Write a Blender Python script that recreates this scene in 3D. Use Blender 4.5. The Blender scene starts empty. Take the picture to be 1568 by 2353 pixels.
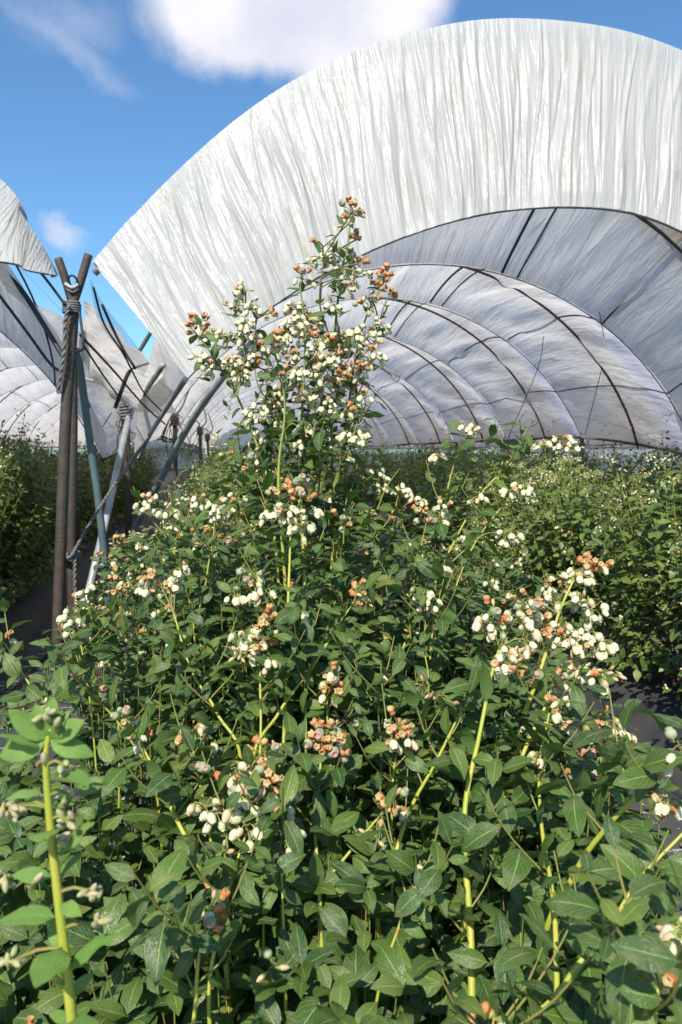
import bpy, math, random
import numpy as np
from mathutils import Vector, Matrix
rng = np.random.default_rng(7); random.seed(7)
S = bpy.context.scene; COL = S.collection

# ------------------------------------------------------------ camera, sky, sun, exposure
YAW, PIT, FPX, CH = math.radians(9.3), math.radians(-4.57), 1700.0, 1.3
Fv = np.array([math.sin(YAW)*math.cos(PIT), math.cos(YAW)*math.cos(PIT), math.sin(PIT)])
Rv = np.array([math.cos(YAW), -math.sin(YAW), 0.0]); Uv = np.cross(Rv, Fv)
CAM = np.array([0, 0, CH])
def ray(px, py): return Fv + Rv*(px-784)/FPX - Uv*(py-1176.5)/FPX
def P(px, py, d): return CAM + ray(px, py)*d
def PY(px, py, Y):
    r = ray(px, py); return CAM + r*(Y/r[1])
def proj(p):
    d = np.asarray(p)-CAM; z = d@Fv; z = np.where(z < .05, .05, z) if np.ndim(z) else max(z, .05)
    return 784+FPX*(d@Rv)/z, 1176.5-FPX*(d@Uv)/z, z
cam = bpy.data.cameras.new('camera'); co = bpy.data.objects.new('camera', cam); COL.objects.link(co)
cam.sensor_width = 36; cam.sensor_fit = 'AUTO'; cam.lens = 36*FPX/2353; cam.clip_start = .02; cam.clip_end = 2000
co.matrix_world = Matrix(((Rv[0], Uv[0], -Fv[0], 0), (Rv[1], Uv[1], -Fv[1], 0), (Rv[2], Uv[2], -Fv[2], CH), (0, 0, 0, 1)))
cam.dof.use_dof = True; cam.dof.focus_distance = 1.3; cam.dof.aperture_fstop = 14.0
S.camera = co
S.view_settings.view_transform = 'Standard'; S.view_settings.look = 'None'
S.view_settings.exposure = 0.42; S.view_settings.gamma = 1
SUN_AZ, SUN_EL = math.radians(206), math.radians(48)     # azimuth clockwise from +Y
sdir = np.array([math.sin(SUN_AZ)*math.cos(SUN_EL), math.cos(SUN_AZ)*math.cos(SUN_EL), math.sin(SUN_EL)])
sl = bpy.data.lights.new('sun', 'SUN'); sl.energy = 5.0; sl.angle = math.radians(.53); sl.color = (1, .955, .87)
so = bpy.data.objects.new('sun', sl); COL.objects.link(so)
so.rotation_euler = Vector(-sdir).to_track_quat('-Z', 'Y').to_euler()

W = bpy.data.worlds.new('World'); S.world = W; W.use_nodes = True
nt = W.node_tree; nt.nodes.clear()
class NT:
    def __init__(s, nt): s.nt = nt
    def n(s, typ, ins=None, **kw):
        nd = s.nt.nodes.new(typ)
        for k, v in kw.items(): setattr(nd, k, v)
        if ins:
            for k, v in ins.items():
                sk = nd.inputs[k]
                if isinstance(v, bpy.types.NodeSocket): s.nt.links.new(v, sk)
                else: sk.default_value = v
        return nd
    def m(s, op, a, b=0.0, c=0.0, clamp=False):
        nd = s.n('ShaderNodeMath', {0: a, 1: b, 2: c}, operation=op); nd.use_clamp = clamp; return nd.outputs[0]
    def mix(s, f, a, b, typ='MIX'):
        nd = s.n('ShaderNodeMix', data_type='RGBA', blend_type=typ)
        for k, v in ((0, f), (6, a), (7, b)):
            if isinstance(v, bpy.types.NodeSocket): s.nt.links.new(v, nd.inputs[k])
            else: nd.inputs[k].default_value = v if k == 0 or len(v) == 4 else (*v, 1)
        return nd.outputs[2]
    def ss(s, x, a, b):
        nd = s.n('ShaderNodeMapRange', {0: x, 1: a, 2: b, 3: 0.0, 4: 1.0}, interpolation_type='SMOOTHSTEP'); return nd.outputs[0]
    def noise(s, vec, scale, detail=3, rough=.5, dist=0.0):
        return s.n('ShaderNodeTexNoise', {'Vector': vec, 'Scale': scale, 'Detail': detail, 'Roughness': rough, 'Distortion': dist}).outputs[0]
w = NT(nt)
sky = w.n('ShaderNodeTexSky', sky_type='NISHITA', sun_disc=False); sky.sun_elevation = SUN_EL; sky.sun_rotation = SUN_AZ
sky.ozone_density = 2.5; sky.dust_density = .6; sky.air_density = 1.0
gen = w.n('ShaderNodeTexCoord').outputs['Generated']
warp = w.n('ShaderNodeTexNoise', {'Vector': gen, 'Scale': 7.0, 'Detail': 6.0, 'Roughness': .58})
wv = w.n('ShaderNodeVectorMath', {0: warp.outputs['Color'], 1: (.5, .5, .5)}, operation='SUBTRACT').outputs[0]
wv = w.n('ShaderNodeVectorMath', {0: wv, 'Scale': .12}, operation='SCALE').outputs[0]
dirw = w.n('ShaderNodeVectorMath', {0: gen, 1: wv}, operation='ADD').outputs[0]
def blob(px, py, rx, ry, soft, rot=0.0):
    """a cloud bank round one direction of the sky, rx by ry radians"""
    d = ray(px, py); d = d/np.linalg.norm(d)
    e = np.cross(d, [0, 0, 1]); e /= np.linalg.norm(e); u = np.cross(e, d)
    e2 = e*math.cos(rot)+u*math.sin(rot); u2 = -e*math.sin(rot)+u*math.cos(rot)
    a = w.n('ShaderNodeVectorMath', {0: dirw, 1: tuple(e2/rx)}, operation='DOT_PRODUCT').outputs['Value']
    b = w.n('ShaderNodeVectorMath', {0: dirw, 1: tuple(u2/ry)}, operation='DOT_PRODUCT').outputs['Value']
    a = w.m('SUBTRACT', a, float(d@e2/rx)); b = w.m('SUBTRACT', b, float(d@u2/ry))
    q = w.m('SQRT', w.m('ADD', w.m('MULTIPLY', a, a), w.m('MULTIPLY', b, b)))
    f = w.n('ShaderNodeVectorMath', {0: gen, 1: tuple(d)}, operation='DOT_PRODUCT').outputs['Value']
    return w.m('MULTIPLY', w.ss(q, 1.0+soft, 1.0-soft), w.m('GREATER_THAN', f, 0.0))
c1 = blob(672, -50, .165, .105, .20); c2 = w.m('MULTIPLY', blob(137, 548, .021, .011, .6), .6)
c3 = w.m('MULTIPLY', blob(140, 85, .060, .010, .9, -.45), .26); c4 = w.m('MULTIPLY', blob(150, 40, .04, .02, .95, .2), .22)
gn = w.noise(dirw, 2.6, 5, .55); far = w.ss(gn, .60, .72)
dd = w.n('ShaderNodeVectorMath', {0: gen, 1: tuple(Fv)}, operation='DOT_PRODUCT').outputs['Value']
far = w.m('MULTIPLY', w.m('MULTIPLY', far, w.ss(dd, .80, .62)), .8)
cm = w.m('MAXIMUM', w.m('MAXIMUM', c1, c2), w.m('MAXIMUM', w.m('MAXIMUM', c3, c4), far), clamp=True)
skyc = w.mix(1.0, sky.outputs[0], (.74, 1.06, 1.22, 1), 'MULTIPLY')
shade = w.noise(gen, 9.0, 4, .5)
cloudc = w.mix(w.ss(shade, .3, .7), (5.0, 5.1, 5.9, 1), (6.6, 6.5, 6.8, 1))
skyc = w.mix(w.m('MULTIPLY', cm, .96), skyc, cloudc)
bg = w.n('ShaderNodeBackground', {'Color': skyc, 'Strength': .118})
out = w.n('ShaderNodeOutputWorld', {'Surface': bg.outputs[0]})

# ------------------------------------------------------------ materials
def mat(name):
    m = bpy.data.materials.new(name); m.use_nodes = True; m.node_tree.nodes.clear(); return m, NT(m.node_tree)
def finish(t, sh): t.n('ShaderNodeOutputMaterial', {'Surface': sh})
def bump(t, h, s, d=.01): return t.n('ShaderNodeBump', {'Height': h, 'Strength': s, 'Distance': d}).outputs[0]

def leaf_mat(name, dark, light, back, vein, dust=.5, trans=.18, rough=.40, veins=True):
    m, t = mat(name)
    rnd = t.n('ShaderNodeAttribute', attribute_name='rnd').outputs['Fac']
    oi = t.n('ShaderNodeObjectInfo').outputs['Random']
    r = t.m('FRACT', t.m('ADD', rnd, t.m('MULTIPLY', oi, 7.31)))
    uv = t.n('ShaderNodeUVMap').outputs[0]; sp = t.n('ShaderNodeSeparateXYZ', {0: uv})
    u, v = sp.outputs[0], sp.outputs[1]
    au = t.m('ABSOLUTE', t.m('SUBTRACT', u, .5))
    pos = t.n('ShaderNodeNewGeometry')
    c = t.mix(r, dark, light)
    yel = t.ss(r, .87, 1.0); c = t.mix(t.m('MULTIPLY', yel, .55), c, (.16, .20, .035, 1))
    d1 = t.noise(pos.outputs['Position'], 60, 4, .65)
    c = t.mix(t.m('MULTIPLY', t.ss(d1, .42, .68), dust), c, (.145, .150, .070, 1))
    spk = t.noise(pos.outputs['Position'], 900, 2, .6)
    c = t.mix(t.m('MULTIPLY', t.ss(spk, .62, .74), dust*.7), c, (.30, .30, .24, 1))
    nrm = None
    if veins:
        mid = t.ss(au, .028, .010)
        w1 = t.m('FRACT', t.m('MULTIPLY', t.m('SUBTRACT', v, t.m('MULTIPLY', au, .75)), 7.0))
        sv = t.ss(t.m('ABSOLUTE', t.m('SUBTRACT', w1, .5)), .09, .03)
        net = t.n('ShaderNodeTexVoronoi', {'Vector': uv, 'Scale': 16.0}, feature='DISTANCE_TO_EDGE').outputs[0]
        nv = t.ss(net, .05, .0)
        vm = t.m('MAXIMUM', mid, t.m('MAXIMUM', t.m('MULTIPLY', sv, .38), t.m('MULTIPLY', nv, .16)))
        c = t.mix(t.m('MULTIPLY', vm, .52), c, vein)
        edge = t.ss(au, .46, .5); c = t.mix(t.m('MULTIPLY', edge, .5), c, (.14, .17, .05, 1))
        nrm = bump(t, t.m('ADD', t.m('MULTIPLY', t.m('MAXIMUM', mid, sv), -1.0), t.m('MULTIPLY', net, 1.5)), .5, .0006)
    c = t.mix(pos.outputs['Backfacing'], c, back)
    ins = {'Base Color': c, 'Roughness': rough, 'Specular IOR Level': .34}
    if nrm: ins['Normal'] = nrm
    ro = t.m('MULTIPLY_ADD', d1, .35, rough-.12); ins['Roughness'] = ro
    b = t.n('ShaderNodeBsdfPrincipled', ins)
    tc = t.mix(.5, c, (.22, .38, .03, 1))
    tr = t.n('ShaderNodeBsdfTranslucent', {'Color': tc})
    mx = t.n('ShaderNodeMixShader', {0: trans, 1: b.outputs[0], 2: tr.outputs[0]})
    finish(t, mx.outputs[0]); return m
M_leaf = leaf_mat('blueberry_leaf', (.018, .058, .012, 1), (.088, .150, .020, 1), (.11, .18, .05, 1), (.42, .50, .16, 1), rough=.31)
M_leaf_young = leaf_mat('young_leaf', (.15, .29, .05, 1), (.23, .37, .08, 1), (.17, .28, .11, 1), (.30, .42, .16, 1), dust=.10, trans=.32)
M_leaf_far = leaf_mat('row_leaf', (.045, .088, .016, 1), (.145, .190, .034, 1), (.13, .18, .08, 1), (.3, .36, .15, 1), dust=.4, veins=False)

def simple(name, col, rough=.6, col2=None, scale=30, spec=.4, trans=0, tcol=None, bmp=0, bscale=60, metal=0, lo=.35, hi=.65, coord='Position'):
    m, t = mat(name)
    g = t.n('ShaderNodeNewGeometry').outputs['Position'] if coord == 'Position' else t.n('ShaderNodeTexCoord').outputs['Object']
    c = (*col, 1)
    if col2 is not None: c = t.mix(t.ss(t.noise(g, scale, 5, .6), lo, hi), c, (*col2, 1))
    ins = {'Base Color': c, 'Roughness': rough, 'Specular IOR Level': spec, 'Metallic': metal}
    if bmp: ins['Normal'] = bump(t, t.noise(g, bscale, 5, .6), bmp, .004)
    b = t.n('ShaderNodeBsdfPrincipled', ins).outputs[0]
    if trans:
        tr = t.n('ShaderNodeBsdfTranslucent', {'Color': (*(tcol or col), 1)}).outputs[0]
        b = t.n('ShaderNodeMixShader', {0: trans, 1: b, 2: tr}).outputs[0]
    finish(t, b); return m
M_bell = simple('cream_petal', (.76, .72, .47), .45, (.74, .66, .32), 90, trans=.28, tcol=(.80, .80, .5), lo=.5, hi=.75)
M_bell_pink = simple('blushed_petal', (.72, .58, .36), .5, (.66, .42, .26), 90, trans=.22, lo=.4, hi=.7)
M_throat = simple('flower_throat', (.40, .30, .13), .7)
M_calyx = simple('calyx', (.19, .27, .07), .55, (.34, .30, .08), 70)
M_bud = simple('bud_petal', (.60, .50, .26), .5, (.62, .30, .16), 60, trans=.2)
M_orange = simple('dried_petal', (.58, .19, .055), .65, (.50, .30, .15), 130, trans=.15, tcol=(.6, .25, .06), lo=.4, hi=.7)
M_berry = simple('unripe_berry', (.27, .36, .15), .7, (.38, .38, .24), 60, trans=.08)
M_crown = simple('berry_crown', (.42, .17, .15), .6, (.25, .30, .18), 100)
def cane_mat():
    m, t = mat('green_cane'); g = t.n('ShaderNodeNewGeometry').outputs['Position']
    uv = t.n('ShaderNodeSeparateXYZ', {0: t.n('ShaderNodeUVMap').outputs[0]})
    c = t.mix(t.ss(t.noise(g, 25, 3), .35, .65), (.30, .34, .035, 1), (.40, .37, .05, 1))
    c = t.mix(t.ss(t.noise(g, 38, 3), .63, .70), c, (.42, .20, .05, 1))
    z = t.n('ShaderNodeSeparateXYZ', {0: g}).outputs[2]
    c = t.mix(t.ss(z, .62, .3), c, (.13, .09, .055, 1))
    top = t.ss(z, 1.15, 1.45); c = t.mix(t.m('MULTIPLY', top, .9), c, (.12, .20, .04, 1))
    b = t.n('ShaderNodeBsdfPrincipled', {'Base Color': c, 'Roughness': .5, 'Normal': bump(t, t.noise(g, 220, 3), .35, .001)})
    finish(t, b.outputs[0]); return m
M_cane = cane_mat()
M_stalk = simple('green_stalk', (.15, .19, .035), .55, (.22, .17, .05), 60)
M_rust = simple('weathered_steel', (.060, .050, .042), .66, (.088, .064, .048), 16, bmp=.9, bscale=70, lo=.42, hi=.60, metal=.25)
M_galv = simple('galvanised_steel', (.36, .39, .42), .45, (.24, .25, .26), 6, bmp=.15, bscale=50, metal=.2)
M_paint = simple('teal_paint', (.060, .115, .125), .5, (.10, .13, .13), 12, bmp=.2)
M_dark = simple('dark_steel', (.055, .052, .05), .55, (.10, .09, .075), 8, metal=.3, bmp=.3)
M_rope = simple('grey_rope', (.20, .19, .175), .85, (.10, .095, .09), 120)
M_strap = simple('black_strap', (.022, .022, .024), .6)
M_bed = simple('black_bed_cover', (.022, .023, .026), .7, (.05, .045, .04), 3, bmp=.5, bscale=12)

def mat_ground():
    m, t = mat('woven_weed_mat'); g = t.n('ShaderNodeNewGeometry').outputs['Position']; s = t.n('ShaderNodeSeparateXYZ', {0: g})
    c = t.mix(t.ss(t.noise(g, 1.3, 5, .6), .3, .7), (.036, .037, .041, 1), (.085, .080, .076, 1))
    def line(x, step, wd):
        f = t.m('ABSOLUTE', t.m('SUBTRACT', t.m('FRACT', t.m('DIVIDE', x, step)), .5)); return t.ss(f, wd/step*1.2, wd/step*.6)
    ln = t.m('MAXIMUM', line(s.outputs[0], .25, .006), line(s.outputs[1], .25, .006))
    c = t.mix(t.m('MULTIPLY', ln, .6), c, (.42, .43, .45, 1))
    wv = t.m('MULTIPLY', t.m('SINE', t.m('MULTIPLY', s.outputs[0], 1500.0)), t.m('SINE', t.m('MULTIPLY', s.outputs[1], 1500.0)))
    dirt = t.ss(t.noise(g, 7, 6, .7), .56, .66); c = t.mix(t.m('MULTIPLY', dirt, .5), c, (.11, .085, .06, 1))
    b = t.n('ShaderNodeBsdfPrincipled', {'Base Color': c, 'Roughness': .62, 'Normal': bump(t, t.m('ADD', t.noise(g, 6, 5), t.m('MULTIPLY', wv, .03)), .5, .02)})
    finish(t, b.outputs[0]); return m
M_ground = mat_ground()

def film(name, curtain):
    """milky polythene; UV x runs round the arch in metres, y along its length"""
    m, t = mat(name); uv = t.n('ShaderNodeUVMap').outputs[0]
    if curtain:
        mp = t.n('ShaderNodeMapping', {'Vector': uv, 'Scale': (5.5, .35, 1)}).outputs[0]
        mp2 = t.n('ShaderNodeMapping', {'Vector': uv, 'Scale': (24, 1.3, 1), 'Rotation': (0, 0, .03)}).outputs[0]
        mp3 = t.n('ShaderNodeMapping', {'Vector': uv, 'Scale': (22, 7, 1), 'Rotation': (0, 0, -.4)}).outputs[0]
        h = t.m('ADD', t.m('MULTIPLY', t.noise(mp, 2.2, 4, .55, .3), 1.6), t.m('MULTIPLY', t.noise(mp2, 1.0, 4, .6, .3), .6))
        h = t.m('ADD', h, t.m('MULTIPLY', t.noise(mp3, 1.0, 3, .6, .8), .22))
        c = t.mix(t.ss(t.noise(t.n('ShaderNodeMapping', {'Vector': uv, 'Scale': (6, .8, 1)}).outputs[0], 1.4, 5, .6, .6), .55, .78), (.53, .508, .475, 1), (.42, .37, .29, 1))
        nr = bump(t, h, .75, .016); rough, tr, tcol = .50, .36, (.80, .76, .70, 1); spec = .25
    else:
        mp = t.n('ShaderNodeMapping', {'Vector': uv, 'Scale': (5.0, .8, 1), 'Rotation': (0, 0, .30)}).outputs[0]
        mp2 = t.n('ShaderNodeMapping', {'Vector': uv, 'Scale': (16, 2.2, 1), 'Rotation': (0, 0, -.12)}).outputs[0]
        h = t.m('ADD', t.m('MULTIPLY', t.noise(mp, 2.0, 4, .55, .7), 1.4), t.m('MULTIPLY', t.noise(mp2, 1.2, 4, .6, .8), .5))
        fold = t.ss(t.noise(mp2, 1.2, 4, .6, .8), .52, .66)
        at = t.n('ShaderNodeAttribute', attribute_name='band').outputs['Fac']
        dt = t.n('ShaderNodeAttribute', attribute_name='dirt').outputs['Fac']
        c = t.mix(t.ss(t.noise(mp, .9, 5, .65, .5), .48, .80), (.80, .765, .72, 1), (.63, .58, .52, 1))
        c = t.mix(t.m('MULTIPLY', fold, .30), c, (.42, .40, .38, 1))  # crease shading put into the film colour along the folds
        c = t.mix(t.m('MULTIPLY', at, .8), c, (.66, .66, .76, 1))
        dn = t.m('MULTIPLY', dt, t.ss(t.noise(uv, 3.5, 5, .7, .4), .25, .55)); c = t.mix(dn, c, (.42, .29, .15, 1))
        us = t.n('ShaderNodeSeparateXYZ', {0: uv}); wob = t.m('MULTIPLY_ADD', t.noise(uv, 2.0, 3), .22, t.m('MULTIPLY', us.outputs[1], .10))
        pl = t.m('ABSOLUTE', t.m('SUBTRACT', t.m('FRACT', t.m('DIVIDE', t.m('ADD', us.outputs[0], wob), .36)), .5)); c = t.mix(t.m('MULTIPLY', t.ss(pl, .035, .01), .34), c, (.30, .29, .28, 1))  # seam shadows of the film painted in as thin dark lines
        nr = bump(t, h, .55, .035); rough, tr, tcol = .45, .56, t.mix(1.0, c, (1.04, 1.02, 1.02, 1), 'MULTIPLY'); spec = .3
    b = t.n('ShaderNodeBsdfPrincipled', {'Base Color': c, 'Roughness': rough, 'Specular IOR Level': spec, 'Normal': nr})
    if curtain: b.inputs['Coat Weight'].default_value = .22; b.inputs['Coat Roughness'].default_value = .20; m.node_tree.links.new(nr, b.inputs['Coat Normal'])
    x = t.n('ShaderNodeBsdfTranslucent', {'Color': tcol, 'Normal': nr})
    finish(t, t.n('ShaderNodeMixShader', {0: tr, 1: b.outputs[0], 2: x.outputs[0]}).outputs[0]); return m
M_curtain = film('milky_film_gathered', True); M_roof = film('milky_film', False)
def net_mat():
    m, t = mat('shade_net'); uv = t.n('ShaderNodeUVMap').outputs[0]
    b = t.n('ShaderNodeBsdfPrincipled', {'Base Color': (.03, .035, .06, 1), 'Roughness': .6}); x = t.n('ShaderNodeBsdfTransparent')
    f = t.m('MULTIPLY_ADD', t.noise(t.n('ShaderNodeMapping', {'Vector': uv, 'Scale': (60, 4, 1)}).outputs[0], 1.0, 2), .5, .05)
    finish(t, t.n('ShaderNodeMixShader', {0: f, 1: x.outputs[0], 2: b.outputs[0]}).outputs[0]); return m
M_net = net_mat()

# ------------------------------------------------------------ mesh helpers
def mesh_np(name, V, F4, mats, uv=None, mi=None, attrs=None, smooth=True):
    """V (n,3), F4 (m,4) quads (a triangle repeats nothing: pass (m,3))"""
    me = bpy.data.meshes.new(name); V = np.asarray(V, np.float32); F4 = np.asarray(F4, np.int32)
    k = F4.shape[1]; me.vertices.add(len(V)); me.vertices.foreach_set('co', V.ravel())
    me.loops.add(F4.size); me.loops.foreach_set('vertex_index', F4.ravel())
    me.polygons.add(len(F4)); me.polygons.foreach_set('loop_start', np.arange(0, F4.size, k, dtype=np.int32))
    try: me.polygons.foreach_set('loop_total', np.full(len(F4), k, np.int32))
    except Exception: pass
    me.polygons.foreach_set('use_smooth', np.full(len(F4), smooth))
    for m in (mats if isinstance(mats, (list, tuple)) else [mats]): me.materials.append(m)
    if mi is not None: me.polygons.foreach_set('material_index', np.asarray(mi, np.int32))
    if uv is not None:
        l = me.uv_layers.new(name='UVMap'); l.data.foreach_set('uv', np.asarray(uv, np.float32)[F4.ravel()].ravel())
    for an, av in (attrs or {}).items():
        a = me.attributes.new(an, 'FLOAT', 'POINT'); a.data.foreach_set('value', np.asarray(av, np.float32))
    me.update(calc_edges=True); return me
def link(name, data, parent=None, loc=(0, 0, 0), **props):
    o = bpy.data.objects.new(name, data); COL.objects.link(o); o.location = loc
    if parent is not None: o.parent = parent
    for k, v in props.items(): o[k] = v
    return o
def thing(name, label, cat, loc=(0, 0, 0), group=None):
    o = link(name, None, None, loc); o.empty_display_size = .1; o['label'] = label; o['category'] = cat
    if group: o['group'] = group
    return o
def unit(v): v = np.asarray(v, float); return v/(np.linalg.norm(v)+1e-12)
def tube(pts, rad, seg=8, caps=True):
    pts = np.asarray(pts, float); n = len(pts); rad = np.broadcast_to(rad, (n,))
    T = np.gradient(pts, axis=0); T /= np.linalg.norm(T, axis=1)[:, None]+1e-12
    a = np.cross(T[0], [0, 0, 1.]); a = np.cross(T[0], [1., 0, 0]) if np.linalg.norm(a) < .1 else a
    a = unit(a); V = []; UV = []; an = np.arange(seg)*2*math.pi/seg; L = 0
    for i in range(n):
        if i: L += np.linalg.norm(pts[i]-pts[i-1])
        a = unit(a-T[i]*(a@T[i])); b = np.cross(T[i], a)
        V.append(pts[i]+rad[i]*(np.cos(an)[:, None]*a+np.sin(an)[:, None]*b)); UV += [(k/seg, L) for k in range(seg)]
    V = np.concatenate(V); F = []
    for i in range(n-1):
        for k in range(seg): F.append((i*seg+k, i*seg+(k+1) % seg, (i+1)*seg+(k+1) % seg, (i+1)*seg+k))
    if caps:
        c0, c1 = len(V), len(V)+1; V = np.vstack([V, pts[0], pts[-1]]); UV += [(0, 0), (0, L)]; e = (n-1)*seg
        for k in range(0, seg, 2):
            F.append((c0, (k+2) % seg, k+1, k)); F.append((c1, e+k, e+k+1, e+(k+2) % seg))
    return V, np.array(F), np.array(UV)
def smooth_path(pts, n):
    """Catmull-Rom through the points"""
    p = np.asarray(pts, float)
    if len(p) == 2: return p[0]+(p[1]-p[0])*np.linspace(0, 1, n)[:, None]
    q = np.vstack([2*p[0]-p[1], p, 2*p[-1]-p[-2]]); res = []
    for t in np.linspace(0, len(p)-1, n):
        i = min(int(t), len(p)-2); f = t-i; a, b, c, d = q[i:i+4]
        res.append(.5*((2*b)+(-a+c)*f+(2*a-5*b+4*c-d)*f*f+(-a+3*b-3*c+d)*f**3))
    return np.array(res)
class Acc:
    def __init__(s): s.V = []; s.F = []; s.U = []; s.M = []; s.A = []; s.n = 0
    def add(s, V, F, UV=None, mi=0, rnd=0.0):
        s.V.append(V); s.F.append(F+s.n); s.U.append(UV if UV is not None else np.zeros((len(V), 2)))
        s.M.append(np.full(len(F), mi) if np.ndim(mi) == 0 else mi); s.A.append(np.full(len(V), rnd)); s.n += len(V)
    def mesh(s, name, mats):
        return mesh_np(name, np.concatenate(s.V), np.concatenate(s.F), mats, np.concatenate(s.U), np.concatenate(s.M), {'rnd': np.concatenate(s.A)})
def tube_obj(name, pts, rad, m, parent=None, seg=10, base=None, **props):
    V, F, U = tube(pts, rad, seg); b = np.array(base if base is not None else (0, 0, 0), float)
    return link(name, mesh_np(name, V-b, F, m, U), parent, (0, 0, 0) if parent is not None else tuple(b), **props)

# ------------------------------------------------------------ the ground and the planting beds
gv = np.array([(-600, -60, 0), (600, -60, 0), (600, 900, 0), (-600, 900, 0)])
link('ground', mesh_np('ground', gv, [(0, 1, 2, 3)], M_ground, uv=gv[:, :2]), kind='structure')
ROWS = [-3.9, -1.72, .15, 2.15, 4.15, 7.2, 9.2]
for rx, ys in zip(ROWS, (3.6, 3.2, .25, 1.3, 4.6, 4.6, 4.6)):
    ny, nx = 90, 9; Y = np.linspace(ys, 60, ny) if rx != .15 else np.concatenate([np.linspace(.25, 3, 40), np.linspace(3.2, 60, 50)]); V = []
    for y in Y:
        for i in range(nx):
            a = i/(nx-1); w_ = .42+.04*math.sin(y*2.1+rx); V.append((rx+(a*2-1)*w_, y, .004+.19*math.sin(math.pi*a)**.6*(1+.12*math.sin(y*5+a*7))*min(1, (y-ys)*4+.02)))
    F = [(j*nx+i, j*nx+i+1, (j+1)*nx+i+1, (j+1)*nx+i) for j in range(ny-1) for i in range(nx-1)]
    link('planting_bed', mesh_np('planting_bed', V, F, M_bed), kind='structure')

# ------------------------------------------------------------ polytunnels
def vnoise(x, y, seed):
    r = np.random.default_rng(seed); T = r.random((256, 256)); xi = np.floor(x).astype(int); yi = np.floor(y).astype(int); fx = x-xi; fy = y-yi
    fx = fx*fx*(3-2*fx); fy = fy*fy*(3-2*fy); g = lambda a, b: T[a % 256, b % 256]
    return (g(xi, yi)*(1-fx)+g(xi+1, yi)*fx)*(1-fy)+(g(xi, yi+1)*(1-fx)+g(xi+1, yi+1)*fx)*fy-.5
HW = 2.9
def arch(xc, s, y, apex, R, mirror=1):
    dx = (np.asarray(s)*2-1)*HW; return np.stack([xc+dx, np.full_like(dx, y), apex-(R-np.sqrt(R*R-dx*dx))], -1)
YC = [7.2, 9.8, 12.5]
while YC[-1] < 58: YC.append(YC[-1]+2.9)
def roof_at(xc, s, y):
    """underside of the cover at arch position s (0..1) and distance y"""
    ks = [(4.6, 4.02, 3.3)]+[(YC[0], 3.16, 3.15)]+[(c, 3.36, 3.2) for c in YC[1:]]
    s = np.asarray(s, float)
    for (y0, a0, r0), (y1, a1, r1) in zip(ks, ks[1:]):
        if y <= y1+1e-6: break
    t = min(max((y-y0)/(y1-y0), 0), 1); p = arch(xc, s, y, a0+(a1-a0)*t, r0+(r1-r0)*t)
    amp = .34 if y0 > 5 else .30
    bul = amp*(math.sin(math.pi*t)**.75 if 0 < t < 1 else 0)*(.25+.75*np.sin(np.pi*s)**.7)
    c = np.array([xc, y, .4]); n = p-c; n[..., 1] = 0; n /= np.linalg.norm(n, axis=-1)[..., None]
    return p+n*bul[..., None]
def roof_sheet(xc, y0, y1, parent, base, seed, near):
    nu, nv = (200, 36) if near else (80, 14)
    s0 = np.linspace(0, 1, nu+1); V = []; band = []; dirt = []; UV = []
    for j in range(nv+1):
        t = j/nv; y = y0+(y1-y0)*t; sm = (float(np.interp(y, [4.6, 5.5, 7.1], [.17, .15, 0])) if (xc > 0 and near) else 0.0); s = sm+(1-sm)*s0; p = roof_at(xc, s, y); arc = s*7.2
        wr = vnoise(arc*1.6+t*1.5, np.full_like(s, y*.7), seed)*.14+vnoise(arc*5+t*2.2, np.full_like(s, y*1.1), seed+9)*.08
        # fine gathers where the rope pulls the cover in
        wr += (vnoise(arc*14, np.full_like(s, y*1.5), seed+3)*.03)*(abs(t-.5)*2)**2
        k = min(1, t*6, (1-t)*6)*.85+.15; n = p-np.array([xc, y, .4]); n[:, 1] = 0; n /= np.linalg.norm(n, axis=1)[:, None]
        V.append(p+n*(wr*k-(.14*(1-t)**2 if y0 < 5 else 0))[:, None]); UV.append(np.stack([arc, np.full_like(s, y)], 1))
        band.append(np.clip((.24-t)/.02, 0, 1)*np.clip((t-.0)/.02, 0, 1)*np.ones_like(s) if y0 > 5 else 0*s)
        dirt.append(((1.0 if near else .3)*1.0*np.exp(-((t-.52)/.11)**2)*np.clip(s*4-1.9, 0.0, 1) if y0 < 5 else .25*np.exp(-((t-.5)/.13)**2)*(.35+.65*s)))
    F = [(j*(nu+1)+i, j*(nu+1)+i+1, (j+1)*(nu+1)+i+1, (j+1)*(nu+1)+i) for j in range(nv) for i in range(nu)]
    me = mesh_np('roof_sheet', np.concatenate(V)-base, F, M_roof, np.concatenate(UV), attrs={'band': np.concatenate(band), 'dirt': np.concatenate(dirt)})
    return link('roof_sheet', me, parent)
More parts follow.
